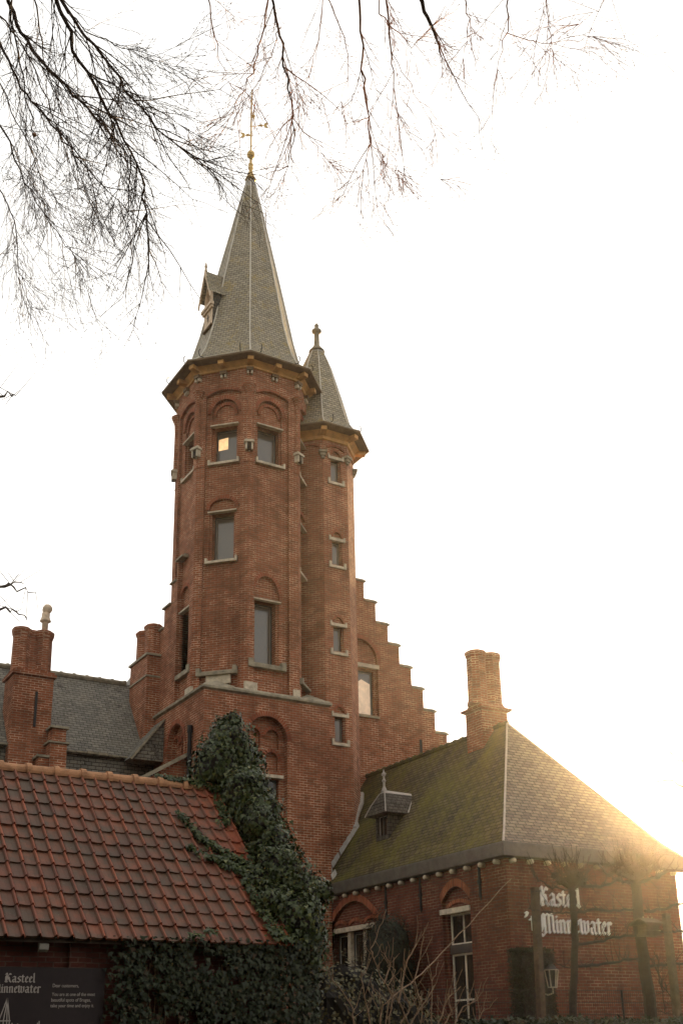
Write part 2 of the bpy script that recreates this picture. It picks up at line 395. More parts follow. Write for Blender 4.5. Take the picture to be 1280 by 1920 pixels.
def window(parent, fr, c, w, z0, z1, d, mat='frame_dark', glass='glass', fw=.035, bars=(), hbars=(), bw=.02, name='window', lit=None, litm='lit'):
    m = MB()
    a, b = c - w / 2, c + w / 2
    m.fbox(fr, a, a + fw, z0, z1, d - .05, d); m.fbox(fr, b - fw, b, z0, z1, d - .05, d)
    m.fbox(fr, a + fw, b - fw, z1 - fw, z1, d - .05, d); m.fbox(fr, a + fw, b - fw, z0, z0 + fw, d - .05, d)
    for x in bars: m.fbox(fr, x - bw / 2, x + bw / 2, z0 + fw, z1 - fw, d - .045, d - .004)
    for z, h in hbars: m.fbox(fr, a + fw, b - fw, z - h / 2, z + h / 2, d - .047, d - .002)
    o = m.build(name, mat, parent)
    g = MB().fbox(fr, a + fw * .5, b - fw * .5, z0 + fw * .5, z1 - fw * .5, d - .036, d - .026).build('pane', glass, o)
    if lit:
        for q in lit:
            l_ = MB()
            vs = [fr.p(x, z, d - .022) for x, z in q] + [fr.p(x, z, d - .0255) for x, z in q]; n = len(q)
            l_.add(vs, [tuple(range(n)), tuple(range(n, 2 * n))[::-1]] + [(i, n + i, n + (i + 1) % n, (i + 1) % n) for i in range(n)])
            l_.build('painted_glow', litm, o)  # glowing plate paints sun glow onto the pane, no lamp behind it
    # slim pale bead round the glass
    m = MB(); e = fw; t = .012
    m.fbox(fr, a + e, a + e + t, z0 + e, z1 - e, d - .026, d - .012); m.fbox(fr, b - e - t, b - e, z0 + e, z1 - e, d - .026, d - .012)
    m.fbox(fr, a + e + t, b - e - t, z1 - e - t, z1 - e, d - .026, d - .012)
    m.build('glazing_bead', 'lead', o)
    return o

def stone(parent, fr, s0, s1, z0, z1, d0, d1, name, mat='stone', slope=0., ends=0.):
    m = MB(); P = fr.p
    m.add([P(s0, z0, d0), P(s1, z0, d0), P(s1, z0, d1), P(s0, z0, d1), P(s0, z1, d0), P(s1, z1, d0), P(s1, z1 - slope, d1), P(s0, z1 - slope, d1)],
          [(0, 1, 2, 3), (7, 6, 5, 4), (3, 2, 6, 7), (0, 4, 5, 1), (1, 5, 6, 2), (0, 3, 7, 4)])
    if ends:
        m.fbox(fr, s0 - .002, s0 + ends, z0 + .004, z1 + .06, d0, d1 - .004); m.fbox(fr, s1 - ends, s1 + .002, z0 + .004, z1 + .06, d0, d1 - .004)
    return m.build(name, mat, parent)

# ------------------------------------------------------------------ ground
g = MB(); g.poly((-150, -150, GZ), (150, -150, GZ), (150, 150, GZ), (-150, 150, GZ))
tag(g.build('ground', 'ground'), None, None, kind='structure')

# ================================================================== octagonal castle tower
def ngon(c, r, z, n=8, off=22.5): return [Vector((c[0] + r * math.cos(R(off + 360 / n * i)), c[1] + r * math.sin(R(off + 360 / n * i)), z)) for i in range(n)]
K8 = math.cos(R(22.5)); T8 = math.sin(R(22.5))
RT = 2.05; AP = RT * K8; HS = RT * T8
tower = thing('castle_tower', 'tall octagonal red brick tower with pointed grey slate spire and golden weathervane', 'tower', (0, 0, GZ))
FRM = {}
shaft = MB(); Z0, Z1 = 8.7, 18.64
tw_open = []       # (frame, centre, width, z0, z1, lit)
for k in range(8):
    ang = R(45 * k); fr = Frame((AP * math.cos(ang), AP * math.sin(ang), 0), math.cos(ang), math.sin(ang)); FRM[k] = fr
    c = -.05 if k == 6 else 0.
    holes = []
    if k in (4, 5, 6, 7):
        top = {4: .12, 5: .02, 6: -.1, 7: -.1}[k]
        niche = arch(top, .80, 15.66, 17.28, .42)
        holes.append((niche, .07, [(rect(top - .34, top + .34, 15.67, 16.83), .26, None)]))
        tw_open.append((k, top, .68, 15.67, 16.83))
        ring_part(tower, fr, top, .80, 17.28, .42, .115, -.092, -.035)
        ring_part(tower, fr, top, .56, 17.22, .32, .09, -.162, -.105)
        for zz in ((12.62, 14.08),) if k in (5, 7) else ((9.62, 11.42),):
            a_, b_ = zz; cc = {4: .12, 5: 0., 6: -.18, 7: -.15}[k]; tall = k in (4, 6)
            hw = .32
            nich = arch(cc, .78, a_, b_ + .12, .62 if tall else .30) if True else None
            holes.append((nich, .05, [(rect(cc - hw, cc + hw, a_ + .01, b_), .28, None)]))
            tw_open.append((k, cc, 2 * hw, a_ + .01, b_))
            ring_part(tower, fr, cc, .78, b_ + .12, .62 if tall else .30, .1, -.092, -.04)
    panel = seg(c, 1.08, 8.72, 17.86, .16)
    wall(shaft, fr, rect(-HS, HS, Z0, Z1), [(panel, .085, holes)])
shaft.build('brick_shaft', 'brick', tower)
# panel head mouldings
for k in (4, 5, 6, 7): ring_part(tower, FRM[k], -.05 if k == 6 else 0., 1.06, 17.83, .16, .07, -.08, .012, seg_=True, name='panel_moulding')
for k, c, w_, a_, b_ in tw_open:
    fr = FRM[k]; top = a_ > 15
    lit = None
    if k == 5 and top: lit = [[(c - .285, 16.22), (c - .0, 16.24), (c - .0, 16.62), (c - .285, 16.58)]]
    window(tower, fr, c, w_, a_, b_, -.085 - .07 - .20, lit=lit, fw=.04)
    stone(tower, fr, c - .42, c + .42, b_, b_ + .055, -.14, .0, 'lintel', 'stone', .015)
    if top or k in (5, 7): stone(tower, fr, c - .46, c + .46, a_ - .10, a_ + .005, -.15, .035 if k in (5, 6) else .012, 'sill', 'stone', .035, .05)
    else: stone(tower, fr, c - .56, c + .56, a_ - .17, a_ + .005, -.15, .05, 'sill', 'stone_dirty', .05, .14)
# string course, corner shafts, stone heads
for k in range(8):
    fr = FRM[k]; o_ = -.05 if k == 6 else 0
    for q0, q1 in ((-HS, -.56 + o_), (.56 + o_, HS)): MB().fbox(fr, q0, q1, 15.54, 15.575, -.02, .012).build('string_course', 'brick', tower)
for i in range(8):
    v = ngon((0, 0), RT - .02, 0)[i]; u = Vector((v.x, v.y, 0)).normalized()
    m = MB(); m.lathe((v.x, v.y), [(.11, 16.12), (.095, 16.2), (.085, 17.45), (.10, 17.75), (.19, 17.97), (.2, 18.0), (.14, 18.05)], 10)
    m.build('corner_shaft', 'brick', tower)
    cc = v + u * .06; fr = Frame((v.x + u.x * .02, v.y + u.y * .02, 0), u.x, u.y)
    m = MB(); m.fbox(fr, -.145, .145, 16.10, 16.15, -.1, .135); m.fbox(fr, -.125, .125, 16.15, 16.19, -.1, .11)
    m.fbox(fr, -.11, -.055, 15.88, 16.098, -.1, .10); m.fbox(fr, .055, .11, 15.88, 16.098, -.1, .10)
    for j in range(7):
        a = math.pi * (j / 6 - .5); rr = .055
    m.rings([[fr.p(.085 * math.sin(t) * s_, z_, .02 + .085 * math.cos(t) * s_) for t in np.linspace(-1.5, 1.5, 8)] + [fr.p(0, z_, -.05)] for z_, s_ in ((15.84, .25), (15.92, .62), (16.0, .8), (16.098, .7))])
    hd_ = m.build('stone_head', 'stone', tower); MB().fbox(fr, -.054, .054, 15.86, 16.097, .05, .112).build('painted_hollow', 'vent', hd_)  # solid dark block paints the shade under the stone canopy
# cornice: ochre timber cove, dark soffit, gutter lip, brackets, little corbels
m = MB()
m.rings([ngon((0, 0), r, z) for r, z in ((RT - .05, 18.60), (RT + .045, 18.605), (RT + .06, 18.655), (RT + .04, 18.66), (RT + .20, 18.80), (RT + .06, 18.86))], False, False)
m.build('timber_cove', 'timber', tower)
m = MB()
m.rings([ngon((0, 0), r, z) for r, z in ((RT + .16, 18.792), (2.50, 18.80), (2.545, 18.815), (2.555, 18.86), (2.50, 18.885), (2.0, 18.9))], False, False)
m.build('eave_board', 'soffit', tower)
for k in range(8):
    v = ngon((0, 0), RT, 0)[k]; u = Vector((v.x, v.y, 0)).normalized(); f2 = Frame((v.x, v.y, 0), u.x, u.y)
    for f in (FRM[k], f2):
        MB().fbox(f, -.085, .085, 18.67, 18.79, 0., .335).build('cornice_bracket', 'timber', tower)
        co = MB().fbox(f, -.10, .10, 18.46, 18.56, -.05, .12).build('corbel', 'soffit', tower)
        for q in (-.085, .03): MB().fbox(f, q, q + .055, 18.36, 18.458, -.04, .085).build('corbel_stone', 'stone', co)
# spire
PROF = [(2.535, 18.87), (2.28, 19.02), (2.03, 19.25), (1.82, 19.65), (1.65, 20.16), (1.45, 20.93), (1.22, 22.08), (.89, 23.65), (.43, 25.8), (.125, 27.18)]
def spire(c, prof, tip, mat, parent, hip_r=.022, hip_from=0, shift=(0, 0), name='slate_spire', faces=range(8)):
    z0, z1 = prof[0][1], prof[-1][1]
    cc = lambda z: (c[0] + shift[0] * (z - z0) / (z1 - z0), c[1] + shift[1] * (z - z0) / (z1 - z0))
    m = MB(); L = 0.
    rg = [ngon(cc(z), r, z) for r, z in prof]
    for j in range(len(prof) - 1):
        l2 = math.hypot((prof[j][0] - prof[j + 1][0]) * K8, prof[j + 1][1] - prof[j][1])
        for i in range(8):
            a, b, d, e = rg[j][i], rg[j][(i + 1) % 8], rg[j + 1][(i + 1) % 8], rg[j + 1][i]
            h0, h1 = prof[j][0] * T8, prof[j + 1][0] * T8
            m.poly(a, b, d, e, uv=[(-h0 + i * 7, L), (h0 + i * 7, L), (h1 + i * 7, L + l2), (-h1 + i * 7, L + l2)])
        L += l2
    m.build(name, mat, parent)
    for i in range(8):
        MB().tube([rg[j][i] + Vector((0, 0, .01)) for j in range(len(prof))], [hip_r] * (len(prof) - 1) + [hip_r * .6], 6).build('hip_roll', 'lead_bright', parent)
    return rg
spire((0, 0), PROF, None, 'slate_spire', tower, shift=(.07, -.04))
# roof hooks along the eave
for i in range(8):
    for dx in (-.32, .32):
        v = ngon((0, 0), 2.40, 0)[i]; q = ngon((0, 0), 2.40, 0)[(i + (1 if dx > 0 else -1)) % 8]
        p = v + (q - v).normalized() * abs(dx); u = Vector((p.x, p.y, 0)).normalized()
        base = p + Vector((0, 0, 18.98))
        MB().tube([base - u * .1 - Vector((0, 0, -.06)), base + u * .05, base + u * .12 + Vector((0, 0, .07)), base + u * .12 + Vector((0, 0, .17)), base + u * .06 + Vector((0, 0, .25))], .014, 5).build('roof_hook', 'iron', tower)
# lead cap, finial, weathervane
tx, ty = .07, -.04
m = MB(); m.lathe((tx, ty), [(.215, 26.80), (.12, 27.19)], 8, R(22.5)); m.build('lead_cap', 'lead', tower)
m = MB(); m.lathe((tx, ty), [(.185, 27.19), (.165, 27.22), (.06, 27.55), (.06, 27.6), (.085, 27.64), (.085, 27.69), (.05, 27.73), (.085, 27.78), (.085, 27.83), (.045, 27.87), (.045, 28.06), (.07, 28.09), (.125, 28.16), (.135, 28.24), (.11, 28.33), (.05, 28.38), (.03, 28.42), (.028, 30.2), (.016, 31.0)], 12)
fin = m.build('finial', 'gold', tower, True)
m = MB(); z = 29.15
def leafblade(m, base, d, n, l, w):
    d = Vector(d).normalized(); n = Vector(n)
    b = Vector(base); t = .008
    pts = [b, b + d * l * .35 + n * w, b + d * l, b + d * l * .35 - n * w]
    side = d.cross(n).normalized() * t
    m.add([p + side for p in pts] + [p - side for p in pts], [(0, 1, 2, 3), (7, 6, 5, 4), (0, 4, 5, 1), (1, 5, 6, 2), (2, 6, 7, 3), (3, 7, 4, 0)])
rx = Vector((cR.x, cR.y, 0)).normalized(); zz = Vector((0, 0, 1))
top = Vector((tx, ty, 0))
for sgn, z0, ln in ((-1, 29.02, .2), (1, 29.42, .42)):
    b = top + zz * z0
    m.tube([b, b + rx * sgn * ln * .5 + zz * .03, b + rx * sgn * ln + zz * .05], .012, 5)
    e = b + rx * sgn * ln + zz * .05
    for ang in (-35, 35, 180):
        dd = rx * sgn * math.cos(R(ang)) + zz * math.sin(R(ang)); nn = rx * sgn * -math.sin(R(ang)) + zz * math.cos(R(ang))
        leafblade(m, e, dd, nn, .21, .055)
e = top + zz * 29.98 + rx * .06
leafblade(m, e, zz * -1 + rx * .1, rx, .26, .07); leafblade(m, e, zz + rx * .5, rx, .12, .03)
m.tube([top + zz * 30.1, e], .01, 5); m.tube([top + zz * 30.55 - rx * .06, top + zz * 30.35 + rx * .09, top + zz * 30.2 + rx * .1], .01, 5)
m.build('weathervane', 'gold', fin)
# spire dormer on the left face
fr = Frame((-1.41, 0, 0), -1, 0); c0 = .24
dm = MB(); dks = []
wall(dm, fr, [(c0 - .31, 20.75), (c0 + .31, 20.75), (c0 + .31, 21.95), (c0, 22.70), (c0 - .31, 21.95)], [(arch(c0, .44, 21.55, 21.95, .32), .10, [])])
for s_ in (-.31, .31):
    dk = MB(); dk.poly(fr.p(c0 + s_, 20.75), fr.p(c0 + s_, 21.98), fr.p(c0 + s_, 21.98, -.75), fr.p(c0 + s_, 20.75, -.3)); dks.append(dk)
sd = dm.build('spire_dormer', 'wood_pale', tower)
for q in dks: q.build('dormer_cheek', 'slate_dark', sd)
m = MB()
for sg in (-1, 1):
    for (x0, z0), (x1, z1) in (((.39, 21.82), (0, 22.74)),):
        P = [fr.p(c0 + sg * x0, z0, .16), fr.p(c0 + sg * x1, z1, .16), fr.p(c0 + sg * x1, z1, -.85), fr.p(c0 + sg * x0, z0, -.75)]
        m.poly(*P); m.poly(*[p + Vector((0, 0, .05)) for p in P]); m.poly(P[0], P[1], P[1] + zz * .05, P[0] + zz * .05); m.poly(P[0], P[3], P[3] + zz * .05, P[0] + zz * .05)
m.build('dormer_roof', 'slate_spire', sd)
m = MB()
for sg in (-1, 1):
    n_ = 7; a0 = (sg * .44, 21.72); a1 = (0, 22.80)
    for j in range(n_):
        t0, t1 = j / n_, (j + 1) / n_
        p0 = (a0[0] * (1 - t0), a0[1] + (a1[1] - a0[1]) * t0); p1 = (a0[0] * (1 - t1), a0[1] + (a1[1] - a0[1]) * t1); pm_ = ((p0[0] + p1[0]) / 2, (p0[1] + p1[1]) / 2 - .2)
        q = [(c0 + p0[0], p0[1]), (c0 + p0[0], p0[1] - .12), (c0 + pm_[0], pm_[1]), (c0 + p1[0], p1[1] - .12), (c0 + p1[0], p1[1])]
        vs = [fr.p(x, z_, .165) for x, z_ in q] + [fr.p(x, z_, .125) for x, z_ in q]
        m.add(vs, [(0, 1, 2, 3, 4), (9, 8, 7, 6, 5)] + [(i, 5 + i, 5 + (i + 1) % 5, (i + 1) % 5) for i in range(5)])
m.build('bargeboard', 'wood_pale', sd)
m = MB(); m.fbox(fr, c0 - .36, c0 + .36, 21.40, 21.50, -.02, .10); m.fbox(fr, c0 - .33, c0 + .33, 21.32, 21.398, -.02, .06)
m.fbox(fr, c0 - .045, c0 + .045, 20.95, 21.25, .004, .012); m.build('dormer_sill', 'wood_pale', sd)
m = MB(); m.fbox(fr, c0 - .02, c0 + .02, 20.98, 21.22, .013, .02); m.fbox(fr, c0 - .06, c0 + .06, 21.09, 21.13, .013, .021); m.build('cross_slit', 'iron', sd)
m = MB(); m.lathe((-1.41 - .12, -c0), [(.05, 22.78), (.03, 22.9), (.05, 22.95), (.01, 23.12)], 8); m.build('dormer_finial', 'wood_pale', sd)
m = MB(); m.fbox(fr, c0 - .32, c0 + .32, 20.70, 20.745, -.3, .05); m.build('dormer_apron', 'soffit', sd)

# square foot of the tower
bx0, bx1, by0, by1, bz = -2.05, 1.62, -2.05, 2.0, 8.62
foot = MB(); fF = Frame((0, by0, 0), 0, -1); fL = Frame((bx0, 0, 0), -1, 0)
def tracery(c):
    return [(arch(c - .33, .40, 7.28, 7.58, .22), .07, []), (arch(c + .21, .40, 7.28, 7.58, .22), .07, []), (arch(c + .19, .40, 6.70, 6.98, .20), .07, []), (arch(c - .33, .40, 6.70, 6.98, .20), .07, []),
            (rect(c - .42, c + .42, 5.0, 6.48), .2, None)]
wall(foot, fF, rect(bx0, bx1, GZ, bz), [(arch(-.25, 1.16, 4.9, 7.50, .60), .16, tracery(-.25))])
wall(foot, fL, rect(-by1, -by0, GZ, bz), [(arch(.28, 1.10, 4.9, 7.48, .60), .16, tracery(.28))])
foot.poly((bx1, by0, GZ), (bx1, by1, GZ), (bx1, by1, bz), (bx1, by0, bz)); foot.poly((bx0, by1, GZ), (bx1, by1, GZ), (bx1, by1, bz), (bx0, by1, bz))
foot.build('square_foot', 'brick', tower)
for f, c in ((fF, -.25), (fL, .28)):
    ring_part(tower, f, c, 1.16 if f is fF else 1.1, 7.5, .60, .12, -.01, .03, 18)
    for dx, z_ in ((-.33, 7.58), (.21, 7.58), (.19, 6.98), (-.33, 6.98)): ring_part(tower, f, c + dx, .40, z_, .21, .085, -.17, -.13)
    for q in (-.70, .58): MB().fbox(f, c + q, c + q + .12, 4.9, 7.5, -.01, .025).build('brick_jamb', 'brick', tower)
for f, c in ((fF, -.25), (fL, .28)):
    stone(tower, f, c - .5, c + .5, 6.49, 6.57, -.16, -.03, 'lintel'); window(tower, f, c, .80, 5.0, 6.48, -.26, glass='glass_dark')
# coping of the foot and the sloped broach stones
m = MB()
def ring_sq(o, z): return [(bx0 - o, by0 - o, z), (bx1 + o, by0 - o, z), (bx1 + o, by1 + o, z), (bx0 - o, by1 + o, z)]
m.rings([ring_sq(.0, 8.60), ring_sq(.07, 8.64), ring_sq(.07, 8.70), ring_sq(-.02, 8.775), ring_sq(-.2, 8.80)])
m.build('foot_coping', 'stone_dirty', tower)
V8 = ngon((0, 0), RT, 0)
for c_, i, j, zt in (((bx0, by0), 4, 5, 9.12), ((bx1, by0), 6, 7, 9.12), ((bx0, by1), 3, 2, 9.1)):
    m = MB(); a, b = V8[i].copy(), V8[j].copy(); mid = (a + b) / 2
    a_ = Vector((a.x, a.y, 8.76)); b_ = Vector((b.x, b.y, 8.76)); t_ = Vector((mid.x * 1.0, mid.y * 1.0, zt)); cz = Vector((c_[0] * .99, c_[1] * .99, 8.76))
    e1_ = a_ * .8 + Vector((c_[0], c_[1], 8.76)) * .2
    m.add([cz, a_, b_, t_], [(0, 1, 3), (0, 3, 2), (0, 2, 1), (1, 2, 3)])
    m.build('broach_stone', 'stone_dirty', tower)
f5 = FRM[5]
stone(tower, f5, -.60, .52, 9.26, 9.42, -.05, .12, 'offset_stone', 'stone_dirty', .08, .10)
stone(tower, f5, -.34, .34, 9.02, 9.262, -.05, .045, 'offset_block', 'stone', 0)
for f, s0, s1 in ((FRM[6], -HS - .06, -.48), (FRM[4], .48, HS + .06), (FRM[6], .60, HS + .02)):
    stone(tower, f, s0, s1, 8.78, 9.02 if f is not FRM[6] or s0 < 0 else 9.0, -.05, .03, 'quoin_stone', 'stone', 0)
stone(tower, FRM[7], -.7, .5, 9.20, 9.32, -.05, .10, 'offset_stone', 'stone_dirty', .06, .08)

# ================================================================== stair turret
tc = (2.193, -.626); RU = 1.09; AU = RU * K8; HU = RU * T8
tur = thing('stair_turret', 'slim octagonal brick stair turret with small slate cone roof beside the tall tower', 'turret', (tc[0], tc[1], GZ))
sh = MB(); TZ = [(15.78, 16.50), (13.09, 13.83), (10.43, 11.17), (7.80, 8.50)]
fU = None
for k in range(8):
    a = R(45 * k); fr = Frame((tc[0] + AU * math.cos(a), tc[1] + AU * math.sin(a), 0), math.cos(a), math.sin(a))
    holes = []
    if k == 6:
        fU = fr
        for z0, z1 in TZ:
            holes.append((seg(.02, .34, z0, z1 + .12, .17), .05, [(rect(-.12, .16, z0 + .005, z1), .2, None)]))
            ring_part(tur, fr, .02, .34, z1 + .12, .17, .085, -.04, .012, seg_=True)
    top = [(rect(-HU + .10, HU - .10, 2., 3.), .0, None)][:0]
    wall(sh, fr, rect(-HU, HU, GZ, 17.45), holes)
    ring_part(tur, fr, 0, 2 * HU - .2, 16.82, .10, .07, -.02, .035, seg_=True)
sh.build('brick_shaft', 'brick', tur)
for z0, z1 in TZ:
    window(tur, fU, .02, .28, z0 + .005, z1, -.14, fw=.03)
    stone(tur, fU, -.25, .29, z1 + .0, z1 + .09, -.1, .045, 'lintel', 'stone', .0, .05)
    stone(tur, fU, -.26, .30, z0 - .12, z0 + .005, -.1, .055, 'sill', 'stone', .05, .07)
m = MB(); m.rings([ngon(tc, r, z) for r, z in ((RU - .05, 17.08), (RU + .05, 17.10), (RU + .07, 17.18), (RU + .05, 17.2), (RU + .24, 17.36), (RU + .1, 17.4))], False, False); m.build('timber_cove', 'timber', tur)
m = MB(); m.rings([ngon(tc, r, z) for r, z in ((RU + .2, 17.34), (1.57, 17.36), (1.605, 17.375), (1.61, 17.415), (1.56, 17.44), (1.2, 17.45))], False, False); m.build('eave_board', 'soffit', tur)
for i in range(8):
    v = ngon(tc, RU, 0)[i]; u = Vector((v.x - tc[0], v.y - tc[1], 0)).normalized(); f = Frame((v.x, v.y, 0), u.x, u.y)
    MB().fbox(f, -.085, .085, 17.22, 17.34, -.02, .38).build('cornice_bracket', 'timber', tur)
    m = MB(); m.fbox(f, -.12, .12, 16.62, 16.70, -.08, .11); m.fbox(f, -.085, .085, 16.53, 16.618, -.08, .075); m.fbox(f, -.05, .05, 16.45, 16.528, -.08, .045); m.build('stone_corbel', 'stone_dirty', tur)
TP = [(1.59, 17.43), (1.36, 17.56), (1.16, 17.85), (1.02, 18.22), (.765, 19.17), (.44, 20.3), (.23, 20.82)]
spire(tc, TP, None, 'slate_spire', tur, .02, name='slate_cone')
for i in range(8):
    for dx in (.28,):
        p = ngon(tc, 1.45, 0)[i] + (ngon(tc, 1.45, 0)[(i + 1) % 8] - ngon(tc, 1.45, 0)[i]).normalized() * dx; u = (p - Vector((tc[0], tc[1], 0))).normalized(); b = p + zz * 17.55
        MB().tube([b - u * .1 + zz * .06, b + u * .05, b + u * .11 + zz * .07, b + u * .11 + zz * .16, b + u * .06 + zz * .24], .013, 5).build('roof_hook', 'iron', tur)
m = MB(); m.lathe(tc, [(.30, 20.62), (.22, 20.86)], 8, R(22.5)); m.build('lead_cap', 'lead', tur)
m = MB(); m.lathe(tc, [(.26, 20.86), (.25, 20.90), (.20, 20.95), (.13, 21.05), (.09, 21.12), (.075, 21.55), (.10, 21.58), (.155, 21.62), (.155, 21.68), (.08, 21.72), (.06, 21.82), (.075, 21.86), (.02, 21.95)], 12); m.build('finial', 'stone_dirty', tur, True)

# ================================================================== main castle building with stepped gables
main = thing('castle_main_building', 'red brick castle range with crow stepped gables rising behind the tower and turret', 'building', (3.5, 1.5, GZ))
fG = Frame((0, 0, 0), 0, -1)
tips = [(2.55, 16.1), (2.96, 15.5), (3.37, 14.86), (3.78, 14.24), (4.19, 13.61), (4.60, 12.98), (5.03, 12.31), (5.43, 11.69), (5.85, 11.03), (6.27, 10.39), (6.68, 9.72), (7.10, 9.04)]
ov = .055
out = [(1.2, GZ), (tips[-1][0] - ov, GZ)]
for i in range(len(tips) - 1, -1, -1):
    out.append((tips[i][0] - ov, tips[i][1] - .07)); nxt = tips[i - 1][0] - ov if i else 1.2
    out.append((nxt, tips[i][1] - .07))
gb = MB()
wall(gb, fG, out, [(arch(3.96, 1.22, 9.25, 10.90, .74), .10, [(rect(3.45, 4.47, 9.27, 10.68), .2, None)])])
for i in range(1, len(out) - 1):
    a, b = out[i], out[i + 1]; gb.poly(fG.p(*a), fG.p(*b), fG.p(*b, -.4), fG.p(*a, -.4))
gb.poly(*[fG.p(*q, -.4) for q in out][::-1])
gb.build('stepped_gable', 'brick', main)
px_ = 1.2
for a, z in tips:
    cp = MB(); n0 = px_; cp.fbox(fG, n0 - .0, a, z - .068, z - .02, -.44, .05); cp.fbox(fG, n0, a - .02, z - .02, z + .035, -.36, -.02); px_ = a - ov + .002
    cp.build('step_coping', 'stone_dirty', main)
ring_part(main, fG, 3.96, 1.22, 10.90, .74, .12, -.01, .012, 18); ring_part(main, fG, 3.96, .8, 10.80, .12, .09, -.11, -.075, seg_=True)
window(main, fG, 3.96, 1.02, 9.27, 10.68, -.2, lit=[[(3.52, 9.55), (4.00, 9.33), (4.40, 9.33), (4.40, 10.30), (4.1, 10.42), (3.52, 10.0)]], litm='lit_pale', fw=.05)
stone(main, fG, 3.32, 4.60, 10.74, 10.86, -.1, .03, 'lintel', 'stone'); stone(main, fG, 3.36, 4.56, 9.16, 9.265, -.1, .05, 'sill', 'stone_dirty', .04)
MB().fbox(fG, 6.0, 6.07, 7.6, 8.7, .01, .05).build('wall_anchor', 'iron', main)
# left stepped gable (faces left, beside the tower)
fW = Frame((-1.95, 0, 0), -1, 0)
lt = [(.3, 13.1), (.66, 12.52), (1.17, 11.93), (1.75, 11.35), (2.40, 11.05), (3.10, 10.72), (3.46, 10.42)]     # (depth behind the tower centre, top)
o2 = [(-.2, GZ), (-.2, lt[0][1] - .07)]
for i, (b, z) in enumerate(lt):
    o2.append((-(b - ov), z - .07)); o2.append((-(b - ov), (lt[i + 1][1] - .07) if i + 1 < len(lt) else GZ))
gl = MB(); wall(gl, fW, o2[::-1], []); 
for i in range(len(o2) - 1): gl.poly(fW.p(*o2[i]), fW.p(*o2[i + 1]), fW.p(*o2[i + 1], -.4), fW.p(*o2[i], -.4))
gl.poly(*[fW.p(*q, -.4) for q in o2]); gl.build('stepped_gable', 'brick', main)
pb = -.2
for b, z in lt:
    cp = MB(); cp.fbox(fW, -b, -pb - .002, z - .068, z - .02, -.44, .06); cp.fbox(fW, -b + .02, -pb - .002, z - .02, z + .03, -.36, -.03); pb = b - ov + .002
    cp.build('step_coping', 'stone_dirty', main)
# twin chimney shafts on the left gable
ch = MB()
for b in (1.62, 2.28):
    ch.rings([ngon((-2.05, b), r, z) for r, z in ((.30, 10.5), (.28, 10.6), (.25, 10.63), (.245, 11.32), (.27, 11.38), (.29, 11.43), (.29, 11.48), (.24, 11.52))])
ch.box(-2.34, -1.72, 1.28, 2.62, GZ, 10.48)
cs = ch.build('chimney', 'brick', main)
for q in ((-2.39, -1.70, 1.23, 2.67, 10.482, 10.55), (-2.37, -1.72, 1.25, 2.65, 9.85, 9.9)): MB().box(*q).build('chimney_band', 'stone_dirty', cs)
# roofs behind the gables
m = MB()
m.poly((7.0, .4, 8.7), (7.0, 9, 8.7), (2.3, 9, 16.0), (2.3, .4, 16.0)); m.poly((2.3, .4, 16.0), (2.3, 9, 16.0), (-1.5, 9, 10.1), (-1.5, .4, 10.1))
m.build('slate_roof', 'slate_wing', main)
m = MB(); m.poly((7.0, .4, GZ), (7.0, 9, GZ), (7.0, 9, 8.7), (7.0, .4, 8.7)); m.poly((7.0, 9, GZ), (-1.5, 9, GZ), (-1.5, 9, 8.7), (7.0, 9, 8.7)); m.build('rear_walls', 'brick', main)

# ================================================================== left wing
wing = thing('castle_wing', 'lower brick castle wing with long grey slate roof and tall chimney left of the tower', 'building', (-8, 2.5, GZ))
EB, EZ, RB, RZ, WX0, WX1 = 1.1, 7.40, 3.1, 10.12, -16., -2.06
m = MB(); m.poly((WX0, EB, EZ), (WX1, EB, EZ), (WX1, RB, RZ), (WX0, RB, RZ)); m.poly((WX1, RB, RZ), (WX1, 5.1, EZ), (WX0, 5.1, EZ), (WX0, RB, RZ))
m.poly((WX0, EB, EZ - .05), (WX1, EB, EZ - .05), (WX1, EB, EZ), (WX0, EB, EZ)); m.poly((WX0, EB, EZ - .05), (WX1, EB, EZ - .05), (WX1, EB + .2, EZ - .05), (WX0, EB + .2, EZ - .05))
m.poly((WX0, EB, EZ), (WX0, RB, RZ), (WX0, 5.1, EZ))
rf = m.build('slate_roof', 'slate_wing', wing)
m = MB(); random.seed(3)
x = WX0
while x < WX1 - .3:
    L_ = .38; m.tube([(x, RB, RZ + .01), (x + L_ - .01, RB, RZ + .01)], .085, 8); m.tube([(x + L_ - .05, RB, RZ + .012), (x + L_ + .02, RB, RZ + .012)], .105, 8); x += L_
m.build('ridge_tiles', 'stone_dirty', wing)
m = MB()
for i in range(46):                                                   # ragged lead eave
    x = WX0 + i * .3; 
    if x < WX1 - .3: m.box(x + .01, x + .29, EB - .06, EB + .04, EZ - .03 + random.uniform(-.015, .015), EZ + .02 + random.uniform(-.01, .02))
m.build('eave_edge', 'stone_dirty', wing)
m = MB(); m.box(WX0, WX1, EB + .12, 5.0, GZ, EZ - .06); m.build('slate_hung_wall', 'slate_wing', wing)
cm = MB(); cm.box(-6.08, -5.04, .98, 1.9, GZ, 9.28); cm.box(-6.14, -4.98, .92, 1.96, 9.282, 9.36); cm.box(-6.10, -5.02, .96, 1.92, 9.362, 9.43)
for i, a in enumerate((-5.86, -5.56, -5.26)):
    r = .235 if i != 1 else .21; y = 1.40 + (.14 if i == 1 else 0)
    cm.rings([ngon((a, y), q, z) for q, z in ((r + .04, 9.432), (r, 9.5), (r - .01, 10.42), (r + .025, 10.52), (r + .035, 10.58), (r + .035, 10.66), (r - .03, 10.70))])
cm.box(-5.98, -5.14, 1.3, 1.75, 9.44, 10.4)
chm = cm.build('chimney', 'brick', wing)
